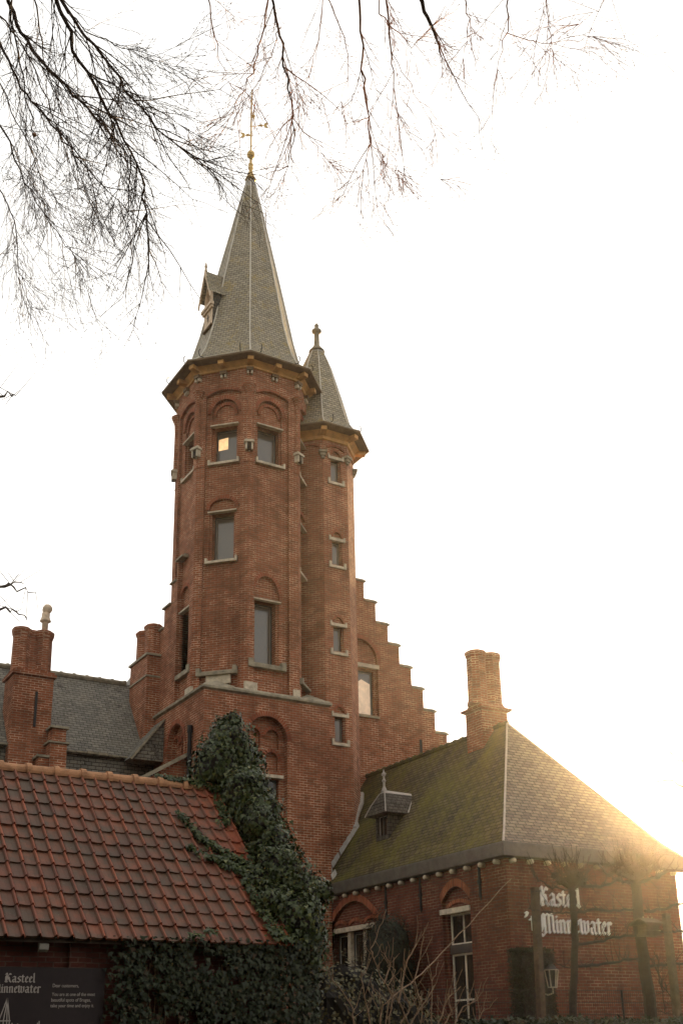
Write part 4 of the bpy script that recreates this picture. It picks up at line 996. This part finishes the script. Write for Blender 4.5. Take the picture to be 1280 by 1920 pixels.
# ivy climbing over the end of the tiled roof
ivy = thing('ivy', 'thick glossy dark green ivy spilling over the right end of the red tiled roof', 'ivy', (-5.0, -11.5, GZ))
blobs = [(428, 1398, -9.6, .42, .44), (404, 1442, -9.7, .42, .48), (450, 1440, -9.6, .42, .50), (456, 1495, -10.1, .48, .50), (484, 1545, -10.5, .42, .50), (504, 1595, -11.0, .42, .46), (526, 1645, -11.5, .46, .48), (556, 1682, -11.7, .42, .44), (550, 1735, -12.1, .46, .46), (570, 1782, -12.2, .32, .46), (512, 1700, -11.9, .3, .34)]
core = MB(); PP, NN = [], []
ri = random.Random(6)
for u, v, b, r, rz in list(blobs):
    for _ in range(3): blobs.append((u + ri.gauss(0, 19), v + ri.gauss(0, 28), b + ri.uniform(-.25, .15), r * ri.uniform(.3, .55), rz * ri.uniform(.3, .7)))
for i, (u, v, b, r, rz) in enumerate(blobs):
    c = at_b(u, v, b); rad = (r * .92, r, rz)
    lumpy(core, c, [q * .80 for q in rad], i + 1.5)
    p, n_ = shell(c, rad, int(2300 * r * rz / .25), i + 1, .72, 1.2, .42); PP.append(p); NN.append(n_)
# creeping trails on the tiles
def on_roof(u, v, lift=.05):
    k = cF + cR * ((u - CX) / FPX) + cU * ((CY - v) / FPX)
    o = Vector((0, SE, SZ)); t = (o - CAM).dot(dn) / k.dot(dn); return CAM + k * t + dn * lift
rr = random.Random(4)
trails = [([(330, 1527), (352, 1553), (372, 1578), (395, 1592), (420, 1606), (445, 1622), (480, 1640), (505, 1660)], 700, 9), ([(385, 1610), (420, 1625), (455, 1640), (490, 1655)], 420, 12), ([(290, 1462), (320, 1468), (355, 1474), (390, 1480), (420, 1490)], 600, 8), ([(452, 1650), (468, 1680), (490, 1715), (505, 1750), (540, 1772)], 420, 14), ([(400, 1500), (415, 1530), (420, 1550)], 160, 12), ([(360, 1600), (350, 1592), (385, 1615)], 60, 4), ([(345, 1762), (372, 1763)], 24, 5), ([(400, 1757), (380, 1750)], 20, 4)]
for line, n_, w_ in trails:
    q = []; nn = []
    for _ in range(n_):
        t = rr.random() ** .8 * (len(line) - 1); i = min(int(t), len(line) - 2); f = t - i
        w2 = w_ * (.35 + .65 * t / (len(line) - 1))
        u = line[i][0] * (1 - f) + line[i + 1][0] * f + rr.gauss(0, w2 * .55); v = line[i][1] * (1 - f) + line[i + 1][1] * f + rr.gauss(0, w2 * .42)
        p = on_roof(u, min(v, 1771), rr.uniform(.04, .13)); q.append(tuple(p)); nn.append(tuple(dn))
    PP.append(np.array(q)); NN.append(np.array(nn))
core.build('stems_or_shade_fill', 'core_dark', ivy)  # solid dark lumps filling the ivy, painted as its shaded inside
leaves('leaves', np.concatenate(PP), np.concatenate(NN), .070, 'ivy', ivy, LEAF_IVY, seed=3)
tr_ = MB()
for line, n_, w_ in trails[:4]: tr_.tube([on_roof(u, v, .055) for u, v in line], .008, 4)
tr_.tube([at_b(560, 1790, -12.3), at_b(520, 1690, -11.9), at_b(470, 1560, -10.6), at_b(430, 1430, -9.8)], [.05, .045, .035, .02], 6)
tr_.build('runners', 'twig_pale', ivy)
# ivy on the dark wall under the eave
wi = thing('wall_ivy', 'matt shaded ivy carpeting the brick wall below the tiled eave', 'ivy', (-6.3, -12.4, GZ))
rng = np.random.default_rng(9); q, nn = [], []
while len(q) < 9500:
    a = rng.uniform(-7.95, -4.75); z = rng.uniform(-.6, 1.42)
    edge = (a + 7.95) / .5
    f = noise.noise(Vector((a * 1.6, z * 1.6, 3.))) + .35 * noise.noise(Vector((a * 5, z * 5, 1.))) + (.25 if a > -6.2 else 0) + (.12 if z < .8 else -.02)
    if f > -.12 - rng.uniform(0, .25) and rng.random() < min(1, max(.1, edge)): q.append((a, -12.40 - rng.uniform(0, .16), z)); nn.append((0, -1, .35))
leaves('leaves', q, nn, .066, 'ivy_dark', wi, LEAF_IVY, seed=5)
m = MB()
for i in range(26):
    a = rng.uniform(-7.6, -4.9); m.tube([(a + .06 * math.sin(k * 1.3 + i), -12.355, GZ + k * .38) for k in range(8)], .011, 4)
m.build('stems_or_shade_fill', 'twig_pale', wi)

def bush(name, label, cat, blobs_, mat, n, size, tm, seed, loc, group=None, down=.2, amp=.22, hi=1.08):
    t = thing(name, label, cat, loc, group); core = MB(); PP, NN = [], []
    tot = sum(r[0] * r[2] for _, r in blobs_)
    for i, (c, r) in enumerate(blobs_):
        lumpy(core, c, [x * .84 for x in r], seed + i, amp); p, k_ = shell(c, r, int(n * r[0] * r[2] / tot), seed + i, .84, hi, amp); PP.append(p); NN.append(k_)
    core.build('stems_or_shade_fill', 'core_dark', t); leaves('foliage', np.concatenate(PP), np.concatenate(NN), size, mat, t, tm, down=down, jitter=.8, seed=seed)  # core is a solid dark filler, painted as the shaded inside
    return t
bush('yew_bush', 'dark rounded yew bush against the brick house between its two windows', 'bush',
     [((1.0, -5.55, 1.70), (.55, .72, 1.05)), ((.95, -5.55, .4), (.66, .86, 1.3)), ((1.0, -5.5, -1.0), (.66, .86, .9))], 'yew', 18000, .075, LEAF_NEEDLE, 21, (1.05, -5.5, GZ), down=-.2)
bx = thing('clipped_yew', 'dark flat topped clipped yew beside the wall lantern', 'bush', (1.95, -9.5, GZ))
rng = np.random.default_rng(31); q, nn = [], []
bX0, bX1, bY0, bY1, bZ1 = 1.52, 2.36, -9.50, -9.12, 1.66
for _ in range(14000):
    f = rng.integers(0, 4); a, b, c = rng.random(3); wob = .05 * noise.noise(Vector((a * 6, b * 6, f * 9.)))
    if f == 0: p, n_ = (bX0 + a * (bX1 - bX0), bY0 + wob, GZ + b * (bZ1 - GZ)), (0, -1, 0)
    elif f == 1: p, n_ = (bX0 + wob, bY0 + a * (bY1 - bY0), GZ + b * (bZ1 - GZ)), (-1, 0, 0)
    elif f == 2: p, n_ = (bX0 + a * (bX1 - bX0), bY0 + b * (bY1 - bY0), bZ1 + wob), (0, 0, 1)
    else: p, n_ = (bX1 + wob, bY0 + a * (bY1 - bY0), GZ + b * (bZ1 - GZ)), (1, 0, 0)
    q.append(p); nn.append(n_)
leaves('foliage', q, nn, .065, 'yew', bx, LEAF_NEEDLE, down=-.1, jitter=.9, seed=6)
MB().box(bX0 + .05, bX1 - .05, bY0 + .05, bY1 - .05, GZ, bZ1 - .05).build('stems_or_shade_fill', 'core_dark', bx)
bush('brown_hedge', 'loose brownish hedge in front of the three light window of the house', 'hedge',
     [((-3.15, -10.6, .55), (.8, .6, .72)), ((-2.3, -10.4, .25), (.9, .6, .62)), ((-3.7, -10.9, .2), (.7, .6, .8)), ((-1.6, -10.3, -.1), (.9, .6, .6)), ((-2.8, -10.6, -.9), (1.7, .8, 1.0)), ((-.8, -10.2, -.3), (.9, .6, .55))], 'hedge', 12000, .07, LEAF_OVAL, 41, (-2.8, -10.6, GZ), amp=.35, hi=1.18)
# low ground hedge along the bottom right
lh = thing('low_hedge', 'low dark leafy hedge running along the foot of the wire fence', 'hedge', (2.0, -12.6, GZ))
rng = np.random.default_rng(51); q, nn = [], []
for _ in range(12000):
    a = rng.uniform(-2.2, 5.5); f = rng.random(); top = .22 + .10 * noise.noise(Vector((a * 1.3, 0, 2.))) + .06 * noise.noise(Vector((a * 6, 0, 2.)))
    if f < .55: p, n_ = (a, rng.uniform(-13.0, -12.3), top + rng.uniform(-.08, .05)), (0, -.2, 1)
    else: p, n_ = (a, -13.0 - rng.uniform(0, .08), rng.uniform(GZ + .8, top)), (0, -1, .3)
    q.append(p); nn.append(n_)
leaves('foliage', q, nn, .075, 'ivy_dark', lh, LEAF_OVAL, down=.1, jitter=1., seed=8)
MB().box(-2.2, 5.5, -12.95, -12.35, GZ, .08).build('stems_or_shade_fill', 'core_dark', lh)

# tall unseen evergreen wood, added behind the photographer to block low sky
wd = MB(); PP, NN = [], []; rw = random.Random(77); fh_ = Vector((cF.x, cF.y, 0)).normalized(); rh_ = Vector((cR.x, cR.y, 0)).normalized()
for i in range(34):
    a = R(-170 + i * 10.3); a = R(62 + i * 7.2); dist = rw.uniform(8, 11.5); c = CAM + (fh_ * math.cos(a) + rh_ * math.sin(a)) * dist; h = rw.uniform(12, 15.5)
    for z_, r in ((GZ + h * .3, 2.4), (GZ + h * .72, 1.8)):
        q = (c.x, c.y, z_); rad = (r, r, h * .36); lumpy(wd, q, [x * .9 for x in rad], i + z_, .3, 9); p, n_ = shell(q, rad, 420, i + int(z_), .88, 1.15); PP.append(p); NN.append(n_)
wo = thing('added_unseen_wood', None, None, CAM + Vector((0, 0, GZ))); wo['kind'] = 'stuff'; del_ = None
wd.build('stems_or_shade_fill', 'core_dark', wo); leaves('foliage', np.concatenate(PP), np.concatenate(NN), .5, 'yew', wo, LEAF_OVAL, seed=15)  # dark filler core and foliage of the added unseen wood

# ------------------------------------------------------------------ bare shoots, espaliered trees, posts
def wob(pts, n=3, amp=.02, rnd=random):
    out = []
    for p, q in zip(pts[:-1], pts[1:]):
        for i in range(n):
            t = i / n; o = p.lerp(q, t)
            out.append(o + Vector((rnd.gauss(0, amp), rnd.gauss(0, amp), rnd.gauss(0, amp))) if i or out else o)
    return out + [pts[-1]]
def taper(n, r0, r1): return [r0 + (r1 - r0) * i / max(1, n - 1) for i in range(n)]
rnd = random.Random(12)
shrub = thing('bare_shrub', 'leafless shrub of pale crossing shoots in front of the house windows', 'shrub', (-1.8, -11.8, GZ))
z7 = lambda x, y, b: at_b(590 + x / 3.459, 1560 + y / 3.459, b)
shoots = [[(610, 1245), (540, 1100), (450, 980), (380, 830), (360, 760), (410, 640)], [(450, 980), (490, 860), (450, 790)], [(540, 1110), (600, 830), (665, 720)], [(690, 1245), (692, 1030)], [(755, 1245), (760, 970)], [(800, 1245), (860, 1090), (945, 1000)], [(900, 1245), (960, 1130), (1050, 1090)], [(360, 1245), (320, 1050), (300, 900)], [(250, 1245), (250, 1150), (180, 1050), (100, 920)], [(420, 1245), (440, 1130), (490, 1070)], [(560, 1245), (620, 1130), (560, 990), (470, 870)], [(690, 1100), (640, 960), (690, 770)], [(480, 1245), (500, 1100), (470, 1000), (520, 900)], [(1040, 1245), (1100, 1140)], [(840, 1245), (880, 1180), (870, 1020)], [(620, 1245), (700, 1120), (760, 1010), (780, 990)]]
for i, s_ in enumerate(shoots):
    b = -11.9 - .12 * (i % 5); pts = [z7(x, y, b + .03 * j) for j, (x, y) in enumerate(s_)]
    if s_[0][1] >= 1240: pts = [Vector((pts[0].x * .9 + -1.9 * .1, b, GZ))] + pts
    m = MB(); w_ = wob(pts, 3, .012, rnd); m.tube(w_, taper(len(w_), .017, .006), 5)
    for _ in range(3 + len(s_)):
        k = rnd.randrange(len(w_) // 3, len(w_)); d = Vector((rnd.uniform(-.2, .2), rnd.uniform(-.1, .1), rnd.uniform(.08, .3)))
        m.tube(wob([w_[k], w_[k] + d * .6, w_[k] + d * 1.3 + Vector((0, 0, .05))], 2, .008, rnd), .0045, 4)
    m.build('shoot', 'twig_pale', shrub)
cane = MB(); pts = [z7(x, y, b) for x, y, b in ((480, 1090, -12.0), (620, 980, -11.7), (720, 890, -11.4), (870, 735, -11.0), (1060, 530, -10.5), (1275, 300, -9.9))]
w_ = wob(pts, 3, .006, rnd); cane.tube([Vector((pts[0].x - .6, -12.2, GZ))] + w_, [.014] + taper(len(w_), .012, .006), 5)
tag(cane.build('bare_cane', 'twig_pale'), 'long thin pale cane slanting up across the white barred door of the house', 'cane')

def espalier(name, label, trunk, tr0, tr1, arms, head, hr, nt, b, seed, group):
    rnd = random.Random(seed); t = thing(name, label, 'tree', at_b(trunk[-1][0], trunk[-1][1], b).xy.to_3d() + Vector((0, 0, GZ)), group)
    pts = [at_b(u, v, b) for u, v in trunk]; g_ = pts[-1].copy(); g_.z = GZ; pts.append(g_)
    w_ = wob(pts, 4, .008, rnd); m = MB(); m.tube(w_, taper(len(w_), tr0, tr1), 9); m.build('trunk', 'bark_trunk', t)
    twigs = MB()
    for arm, r in arms:
        p = [at_b(u, v, b + .02 * rnd.random()) for u, v in arm]; w2 = wob(p, 4, .014, rnd)
        m = MB(); m.tube(w2, [q * (1 + .35 * (rnd.random() < .18)) for q in taper(len(w2), r, r * .6)], 6); m.build('branch', 'bark_trunk', t)
        for _ in range(int(len(w2) * 1.6)):
            s_ = rnd.choice(w2); d = Vector((rnd.gauss(0, .16), rnd.gauss(0, .10), rnd.uniform(.06, .38) * rnd.choice((1, 1, 1, -.5))))
            k = wob([s_, s_ + d * .6, s_ + d + Vector((rnd.gauss(0, .05), 0, .05))], 2, .01, rnd); twigs.tube(k, taper(len(k), .007, .003), 4)
    h = at_b(*head, b); kn = MB()
    for _ in range(10):
        d = Vector((rnd.gauss(0, hr * .45), rnd.gauss(0, .09), rnd.uniform(-.02, .16))); lumpy(kn, h + d, (.075, .07, .07), rnd.random() * 9, .5, 6)
        kn.tube([h - Vector((0, 0, .1)), h + d], [.05, .05], 6)
    kn.build('pollard_head', 'bark_trunk', t)
    for _ in range(nt):
        s_ = h + Vector((rnd.gauss(0, hr * .5), rnd.gauss(0, .1), rnd.uniform(-.05, .16))); a = rnd.gauss(0, 1.0); L_ = rnd.uniform(.25, .62)
        d = Vector((math.sin(a) * .95, rnd.gauss(0, .35), math.cos(a) * .9 + .1)).normalized() * L_
        k = wob([s_, s_ + d * .5, s_ + d + Vector((0, 0, .10 * L_))], 2, .012, rnd); twigs.tube(k, taper(len(k), .010, .0035), 4)
    o = twigs.build('twigs', 'bark_trunk', t); o['kind'] = 'stuff'
    return t
EG = 'espaliered lime trees by the house wall'
espalier('espalier_tree', 'slim bare espaliered tree in front of the white gothic lettering', [(1070, 1655), (1073, 1700), (1078, 1760), (1074, 1830), (1073, 1912)], .058, .072,
         [([(1076, 1662), (1100, 1662), (1135, 1660), (1160, 1650)], .03), ([(1078, 1712), (1110, 1704), (1150, 1708), (1188, 1706)], .03), ([(1080, 1770), (1120, 1766), (1160, 1757), (1192, 1755)], .03), ([(1080, 1812), (1120, 1808), (1160, 1802), (1195, 1798)], .03),
          ([(1070, 1712), (1040, 1710), (1010, 1712), (990, 1704)], .016), ([(1066, 1668), (1035, 1665), (1010, 1652), (1000, 1640)], .018), ([(1070, 1815), (1045, 1808), (1020, 1797), (1000, 1790)], .012)], (1070, 1655), .30, 95, -11.6, 3, EG)
espalier('espalier_tree', 'thick bare espaliered tree carrying the bird table near the right edge', [(1190, 1642), (1194, 1690), (1200, 1760), (1210, 1830), (1220, 1912)], .09, .12,
         [([(1198, 1655), (1225, 1645), (1250, 1632), (1300, 1636)], .035), ([(1180, 1655), (1160, 1650), (1140, 1640), (1120, 1618)], .03), ([(1208, 1708), (1240, 1704), (1265, 1695), (1300, 1692)], .028), ([(1212, 1752), (1245, 1748), (1270, 1746), (1300, 1746)], .03), ([(1215, 1812), (1245, 1808), (1275, 1806), (1300, 1806)], .03), ([(1205, 1780), (1225, 1800), (1240, 1850), (1245, 1900)], .016), ([(1230, 1790), (1236, 1840), (1262, 1880)], .014)], (1190, 1640), .50, 190, -11.6, 8, EG)
def post(label, u0, v0, u1, v1, b, r, mat):
    p, q = at_b(u0, v0, b), at_b(u1, v1, b); d = (q - p); k = (GZ - p.z) / d.z; e = p + d * k
    t = thing('wooden_post', label, 'post', e); m = MB()
    m.rings([[c + Vector((x * r, y * r, 0)) for x, y in ((-1, -.8), (-.8, -1), (.8, -1), (1, -.8), (1, .8), (.8, 1), (-.8, 1), (-1, .8))] for c in (e, e.lerp(p, .5) + Vector((.006, 0, 0)), p)]); m.build('shaft', 'wood_old', t)
    m = MB()
    for z_ in (.12, .6): m.tube([p + d * z_ * .3 + Vector((math.cos(a) * r * 1.15, math.sin(a) * r * 1.15, 0)) for a in np.linspace(0, 6.28, 12)], .008, 4)
    m.build('wire_tie', 'iron', t); return t
post('square brown wooden post standing before the clipped yew', 1002, 1664, 1014, 1912, -12.0, .062, 'wood_old')
post('dark leaning wooden post to the right of the bird table', 1247, 1713, 1270, 1915, -12.0, .062, 'wood_old')
# bird table
bc = at_b(1213, 1742, -11.95)
bt = thing('bird_table', 'dark wooden bird house with pitched roof hung on the thick espaliered trunk', 'bird house', bc)
m = MB(); m.box(bc.x - .17, bc.x + .20, bc.y - .14, bc.y + .12, bc.z - .13, bc.z - .09); bt_f = m.build('floor', 'wood_old', bt)
m = MB()
for z_ in (-.088, -.03, .028): m.box(bc.x - .15, bc.x + .18, bc.y - .12, bc.y + .10, bc.z + z_, bc.z + z_ + .05)
m.build('box', 'wood_old', bt)
m = MB(); P = lambda x, y, z_: (bc.x + x, bc.y + y, bc.z + z_)
for y0, y1, z0, z1 in ((-.22, 0, .07, .17), (.22, 0, .07, .17)):
    m.add([P(-.27, y0, z0), P(.23, y0, z0), P(.21, y1, z1), P(-.22, y1, z1), P(-.27, y0, z0 + .03), P(.23, y0, z0 + .03), P(.21, y1, z1 + .03), P(-.22, y1, z1 + .03)], [(0, 1, 2, 3), (4, 7, 6, 5), (0, 4, 5, 1), (1, 5, 6, 2), (2, 6, 7, 3), (3, 7, 4, 0)])
m.build('roof', 'wood_old', bt)
m = MB()
for x in (-.1, .02, .12): m.box(bc.x + x, bc.x + x + .02, bc.y - .02, bc.y, bc.z + .195, bc.z + .225)
m.tube([P(.16, 0, -.05), P(.30, -.02, -.02)], .012, 5); m.build('pegs', 'stone_dirty', bt)
# wall lantern
lc = Vector((2.15, -9.66, 1.11))
la = thing('wall_lantern', 'small white framed glass lantern on the brick wall beside the wooden post', 'lantern', lc)
m = MB(); hx = [(math.cos(R(60 * i + 30)), math.sin(R(60 * i + 30))) for i in range(6)]
for x, y in hx: m.tube([lc + Vector((x * .085, y * .085, -.17)), lc + Vector((x * .135, y * .135, .16))], .011, 4)
for z_, r in ((-.17, .085), (.16, .135)):
    q = [lc + Vector((x * r, y * r, z_)) for x, y in hx]
    for i in range(6): m.tube([q[i], q[(i + 1) % 6]], .011, 4)
m.build('frame', 'stone', la)
m = MB(); m.rings([[lc + Vector((x * r, y * r, z_)) for x, y in hx] for z_, r in ((.165, .145), (.22, .09), (.28, .03))]); m.build('cap', 'iron', la)
m = MB(); m.rings([[lc + Vector((x * r, y * r, z_)) for x, y in hx] for z_, r in ((-.165, .075), (.155, .122))]); m.build('glass', 'glass_dark', la)
m = MB(); m.tube([lc + Vector((0, .57, -.02)), lc + Vector((-.03, .40, -.24)), lc + Vector((-.04, .10, -.31)), lc + Vector((0, 0, -.28)), lc + Vector((0, 0, -.18))], .016, 6); m.build('bracket', 'stone', la)
# wire mesh fence
fe = thing('wire_fence', 'dark wire mesh fence in front of the lettered brick wall', 'fence', (1.5, -10.5, GZ))
m = MB()
for z_ in (.84, .62, .40, .18, -.05): m.tube([(-1.4, -10.5, z_), (2.0, -10.5, z_ + .005), (5.4, -10.5, z_)], .006, 4)
x = -1.4
while x < 5.4: m.tube([(x, -10.5, -1.0), (x, -10.5, .86)], .0028, 4); x += .055
o = m.build('wire_mesh', 'iron', fe); o['kind'] = 'stuff'
for x in (-1.4, 1.0, 3.2, 5.4): MB().tube([(x, -10.46, GZ), (x, -10.46, .86)], .024, 6).build('fence_post', 'iron', fe)

# ------------------------------------------------------------------ bare trees overhead
Fh = Vector((cF.x, cF.y, 0)).normalized(); Rh = Vector((cR.x, cR.y, 0)).normalized()
def twig_tree(name, label, base, top, guides, D, seed, r0, dens, mat_twig, droop, lenf=1.0, maxr=.16, thin=1.0, t0=.0035):
    rnd = random.Random(seed); t = thing(name, label, 'tree', base)
    tr = wob([base, base.lerp(top, .5) + Vector((.1, .1, 0)), top], 4, .05, rnd); m = MB(); m.tube(tr, taper(len(tr), maxr * 1.5, maxr * .6), 12); m.build('trunk', 'bark_trunk', t)
    tw = MB()
    def grow(p, d, L_, r, lvl):
        n = 5; pts = [p]; dd = d.copy()
        for i in range(n):
            dd = (dd + Vector((rnd.gauss(0, .075), rnd.gauss(0, .075), rnd.gauss(0, .07) - droop))).normalized(); pts.append(pts[-1] + dd * L_ / n)
        rs = taper(n + 1, r, max(.0015, r * .4)); tw.tube(pts, rs, 3 if r < .004 else 4)
        if lvl > 0:
            for i in range(1, n + 1):
                for _ in range(2):
                    if rnd.random() < .62:
                        sd = dd.cross(Vector((rnd.gauss(0, 1), rnd.gauss(0, 1), rnd.gauss(0, 1)))).normalized()
                        grow(pts[i], (dd * .8 + sd * .55).normalized(), L_ * rnd.uniform(.3, .55), r * .5, lvl - 1)
        elif rnd.random() < .7:                                    # a bud
            q = pts[-1]; tw.tube([q, q + dd * .008, q + dd * .02], [.0018, .0030, .001], 4)
    for gi, (line, r, off) in enumerate(guides):
        r *= thin
        D_ = D + off; pts = [at(u, v, D_ + .12 * j) for j, (u, v) in enumerate(line)]
        w_ = wob(pts, 4, .010, rnd); st = pts[0]
        join = [top.lerp(base, .04 * (gi % 4)), top.lerp(st, .55) + Vector((0, 0, .35)), st]
        inside = line[0][1] > 0 and line[0][0] > 0
        m = MB(); full = w_ if inside else wob(join, 4, .02, rnd)[:-1] + w_; nj = len(full) - len(w_)
        rad = taper(nj, max(r * 1.8, .03), r * 1.05) + [q * (1 + .10 * rnd.random()) for q in taper(len(w_), r, r * .25)]
        m.tube(full, rad, 7 if r > .012 else 5); m.build('limb', 'bark' if r > .0115 else mat_twig, t)
        for i in range(1, len(w_) - 1):
            for _ in range(2):
                if rnd.random() < dens:
                    d = (w_[i + 1] - w_[i]).normalized(); sd = d.cross(Vector((rnd.gauss(0, 1), rnd.gauss(0, 1), rnd.gauss(0, 1)))).normalized()
                    grow(w_[i], (d * .85 + sd * rnd.uniform(.3, .7)).normalized(), rnd.uniform(.25, .85) * lenf, max(t0 * .8, min(.006, r * .42)), 1 if rnd.random() < .75 else 2)
        d = (w_[-1] - w_[-2]).normalized()
        for _ in range(3): grow(w_[-1], (d + Vector((rnd.gauss(0, .3), rnd.gauss(0, .3), rnd.gauss(0, .3)))).normalized(), rnd.uniform(.2, .45) * lenf, t0, 1)
    o = tw.build('twigs', mat_twig, t); o['kind'] = 'stuff'
    return t
bl = CAM + Fh * 5.0 - Rh * 4.6; bl.z = GZ
gl_ = [([(90, -40), (120, 40), (150, 115), (200, 200), (232, 265), (270, 345), (279, 440), (280, 505)], .020, 0), ([(95, -40), (150, 60), (200, 110), (235, 170), (290, 235), (345, 285), (400, 325)], .017, .2),
       ([(5, -40), (30, 45), (75, 110), (110, 150), (165, 200), (210, 245), (240, 300)], .020, .3), ([(-10, 60), (20, 130), (60, 190), (110, 250), (150, 300), (210, 365), (255, 405)], .014, .5),
       ([(10, -40), (35, 100), (50, 180), (65, 260), (75, 330)], .010, .2), ([(-20, 190), (20, 270), (40, 330), (70, 380), (120, 450), (142, 488)], .011, .6), ([(-20, 330), (10, 370), (30, 430), (36, 500), (58, 575)], .009, .8),
       ([(120, 10), (165, 60), (230, 90), (280, 110), (330, 124)], .007, .06), ([(60, -40), (75, 60), (90, 130), (112, 200), (140, 300)], .009, .4), ([(235, 170), (300, 210), (340, 235), (372, 253)], .005, .56),
       ([(-20, 100), (20, 210), (60, 280), (90, 360), (130, 400)], .008, .7), ([(200, 200), (225, 270), (228, 330), (215, 380)], .006, .36), ([(-20, 10), (40, 70), (90, 190), (120, 270), (150, 350), (180, 390)], .010, .9), ([(-15, 560), (-5, 480), (18, 470), (35, 520)], .005, 1.)]
lt_ = twig_tree('bare_tree', 'bare tree whose dark drooping limbs fan in from the upper left corner', bl, bl + Vector((.3, .2, 10.6)), gl_, 10.0, 5, .02, .50, 'bark', .03, thin=.80, t0=.0031)
m = MB(); q = at(65, 252, 10.1); m.add([q + cR * a + cU * b + cF * c for a, b, c in ((0, .022, 0), (.02, .0, .008), (.012, -.02, 0), (-.012, -.02, .006), (-.02, .0, 0), (0, 0, -.012))], [(0, 1, 5), (1, 2, 5), (2, 3, 5), (3, 4, 5), (4, 0, 5)]); m.build('dry_leaf', 'tile_ridge', lt_)
brr = CAM + Fh * 4.2 + Rh * 5.4; brr.z = GZ
gr_ = [([(503, -40), (520, 50), (535, 120), (550, 215), (548, 262), (535, 325)], .014, 0), ([(550, 222), (585, 265), (618, 303)], .005, .36), ([(506, -40), (490, 70), (473, 135), (445, 195), (415, 250)], .009, .2), ([(527, 50), (515, 95), (490, 145), (478, 190)], .005, .12),
       ([(385, -40), (400, 60), (410, 110), (430, 155)], .008, .6), ([(668, -40), (675, 60), (680, 150), (690, 220), (693, 268), (675, 330)], .013, .1), ([(692, 265), (720, 300), (745, 318)], .004, .58), ([(715, -40), (733, 100), (741, 180), (757, 315)], .010, .2), ([(757, 312), (790, 322), (825, 336)], .003, .56),
       ([(770, -50), (795, 20), (812, 60), (828, 108)], .024, -.3), ([(590, -40), (640, 50), (655, 120), (640, 190)], .007, .5), ([(955, -40), (950, 60), (932, 130)], .009, .4), ([(950, 62), (1000, 80), (1060, 76), (1110, 68)], .005, .52), ([(1018, -40), (1028, 40), (1032, 90)], .007, .5), ([(865, -40), (880, 40), (868, 110)], .008, .3), ([(610, -40), (600, 60), (580, 140), (560, 200)], .006, .6), ([(735, 100), (770, 160), (800, 215), (815, 250)], .004, .32), ([(690, -40), (720, 40), (770, 90), (800, 60)], .008, .2), ([(1150, -40), (1120, 20), (1085, 45)], .004, .7)]
twig_tree('bare_tree', 'bare tree with backlit reddish twigs hanging down from the top edge right of the spire', brr, brr + Vector((-.3, .2, 11.2)), gr_, 10.6, 17, .02, .30, 'bark_sunlit', .045, .9, thin=.85, t0=.0031)
for nm, lab, bu, lines, D_ in (('distant_tree', 'faint bare tree reaching in from the right edge above the hipped roof', (1420, 1500), ([(1290, 1478), (1250, 1462), (1195, 1456)], [(1290, 1440), (1262, 1420), (1250, 1400)], [(1290, 1530), (1275, 1510), (1262, 1495)], [(1250, 1462), (1225, 1466), (1205, 1468)]), 34.),
                             ('distant_tree', 'faint bare tree with thin twigs at the left edge above the slate wing', (-190, 1200), ([(-10, 1098), (30, 1100), (68, 1112)], [(-10, 1142), (25, 1146), (52, 1160)], [(-10, 745), (12, 738), (30, 742)], [(-10, 1106), (15, 1096), (45, 1094)]), 26.)):
    c = at(bu[0], bu[1], D_); base = Vector((c.x, c.y, GZ)); t = thing(nm, lab, 'tree', base); rnd = random.Random(3)
    tp = c + Vector((0, 0, 9)); m = MB(); w_ = wob([base, c, tp], 5, .03, rnd); m.tube(w_, taper(len(w_), .2, .03), 8); m.build('trunk', 'bark_trunk', t)
    for ln in lines:
        tw = MB(); p = [at(u, v, D_) for u, v in ln]; j = Vector((c.x, c.y, p[0].z - 1.2)) if ln[0][0] < 0 or ln[0][0] > 1280 else None
        w2 = wob(([j] if j else []) + p, 4, .03, rnd); tw.tube(w2, taper(len(w2), .05 if j else .02, .010), 5)
        for _ in range(7):
            k = rnd.choice(w2[4:] if j else w2[1:]); d = Vector((rnd.gauss(0, .3), rnd.gauss(0, .3), rnd.gauss(.2, .3))); tw.tube([k, k + d * .5, k + d], [.008, .007, .005], 4)
        tw.build('branch', 'bark', t)
    for _ in range(14):
        k = w_[rnd.randrange(5, len(w_))]; a = rnd.uniform(0, 6.28); d = Vector((math.cos(a), math.sin(a), .7)) * rnd.uniform(.6, 1.5); MB().tube(wob([k, k + d * .5, k + d], 3, .05, rnd), [.03, .026, .022, .018, .014, .01, .008], 4).build('branch', 'bark', t)

# ================================================================== evening haze
hz = MB(); hz.box(-152, 152, -152, 152, GZ - 1., 33.)
k = NT('haze_air'); vol = k.n('ShaderNodeVolumePrincipled'); k.t.nodes.remove(k.p)
vol.inputs['Color'].default_value = (1.0, .93, .80, 1); vol.inputs['Density'].default_value = .00045; vol.inputs['Anisotropy'].default_value = .88
k.l(vol.outputs[0], k.t.nodes['Material Output'].inputs['Volume'])
MT['haze'] = k.m
tag(hz.build('haze', 'haze'), None, None, kind='stuff')
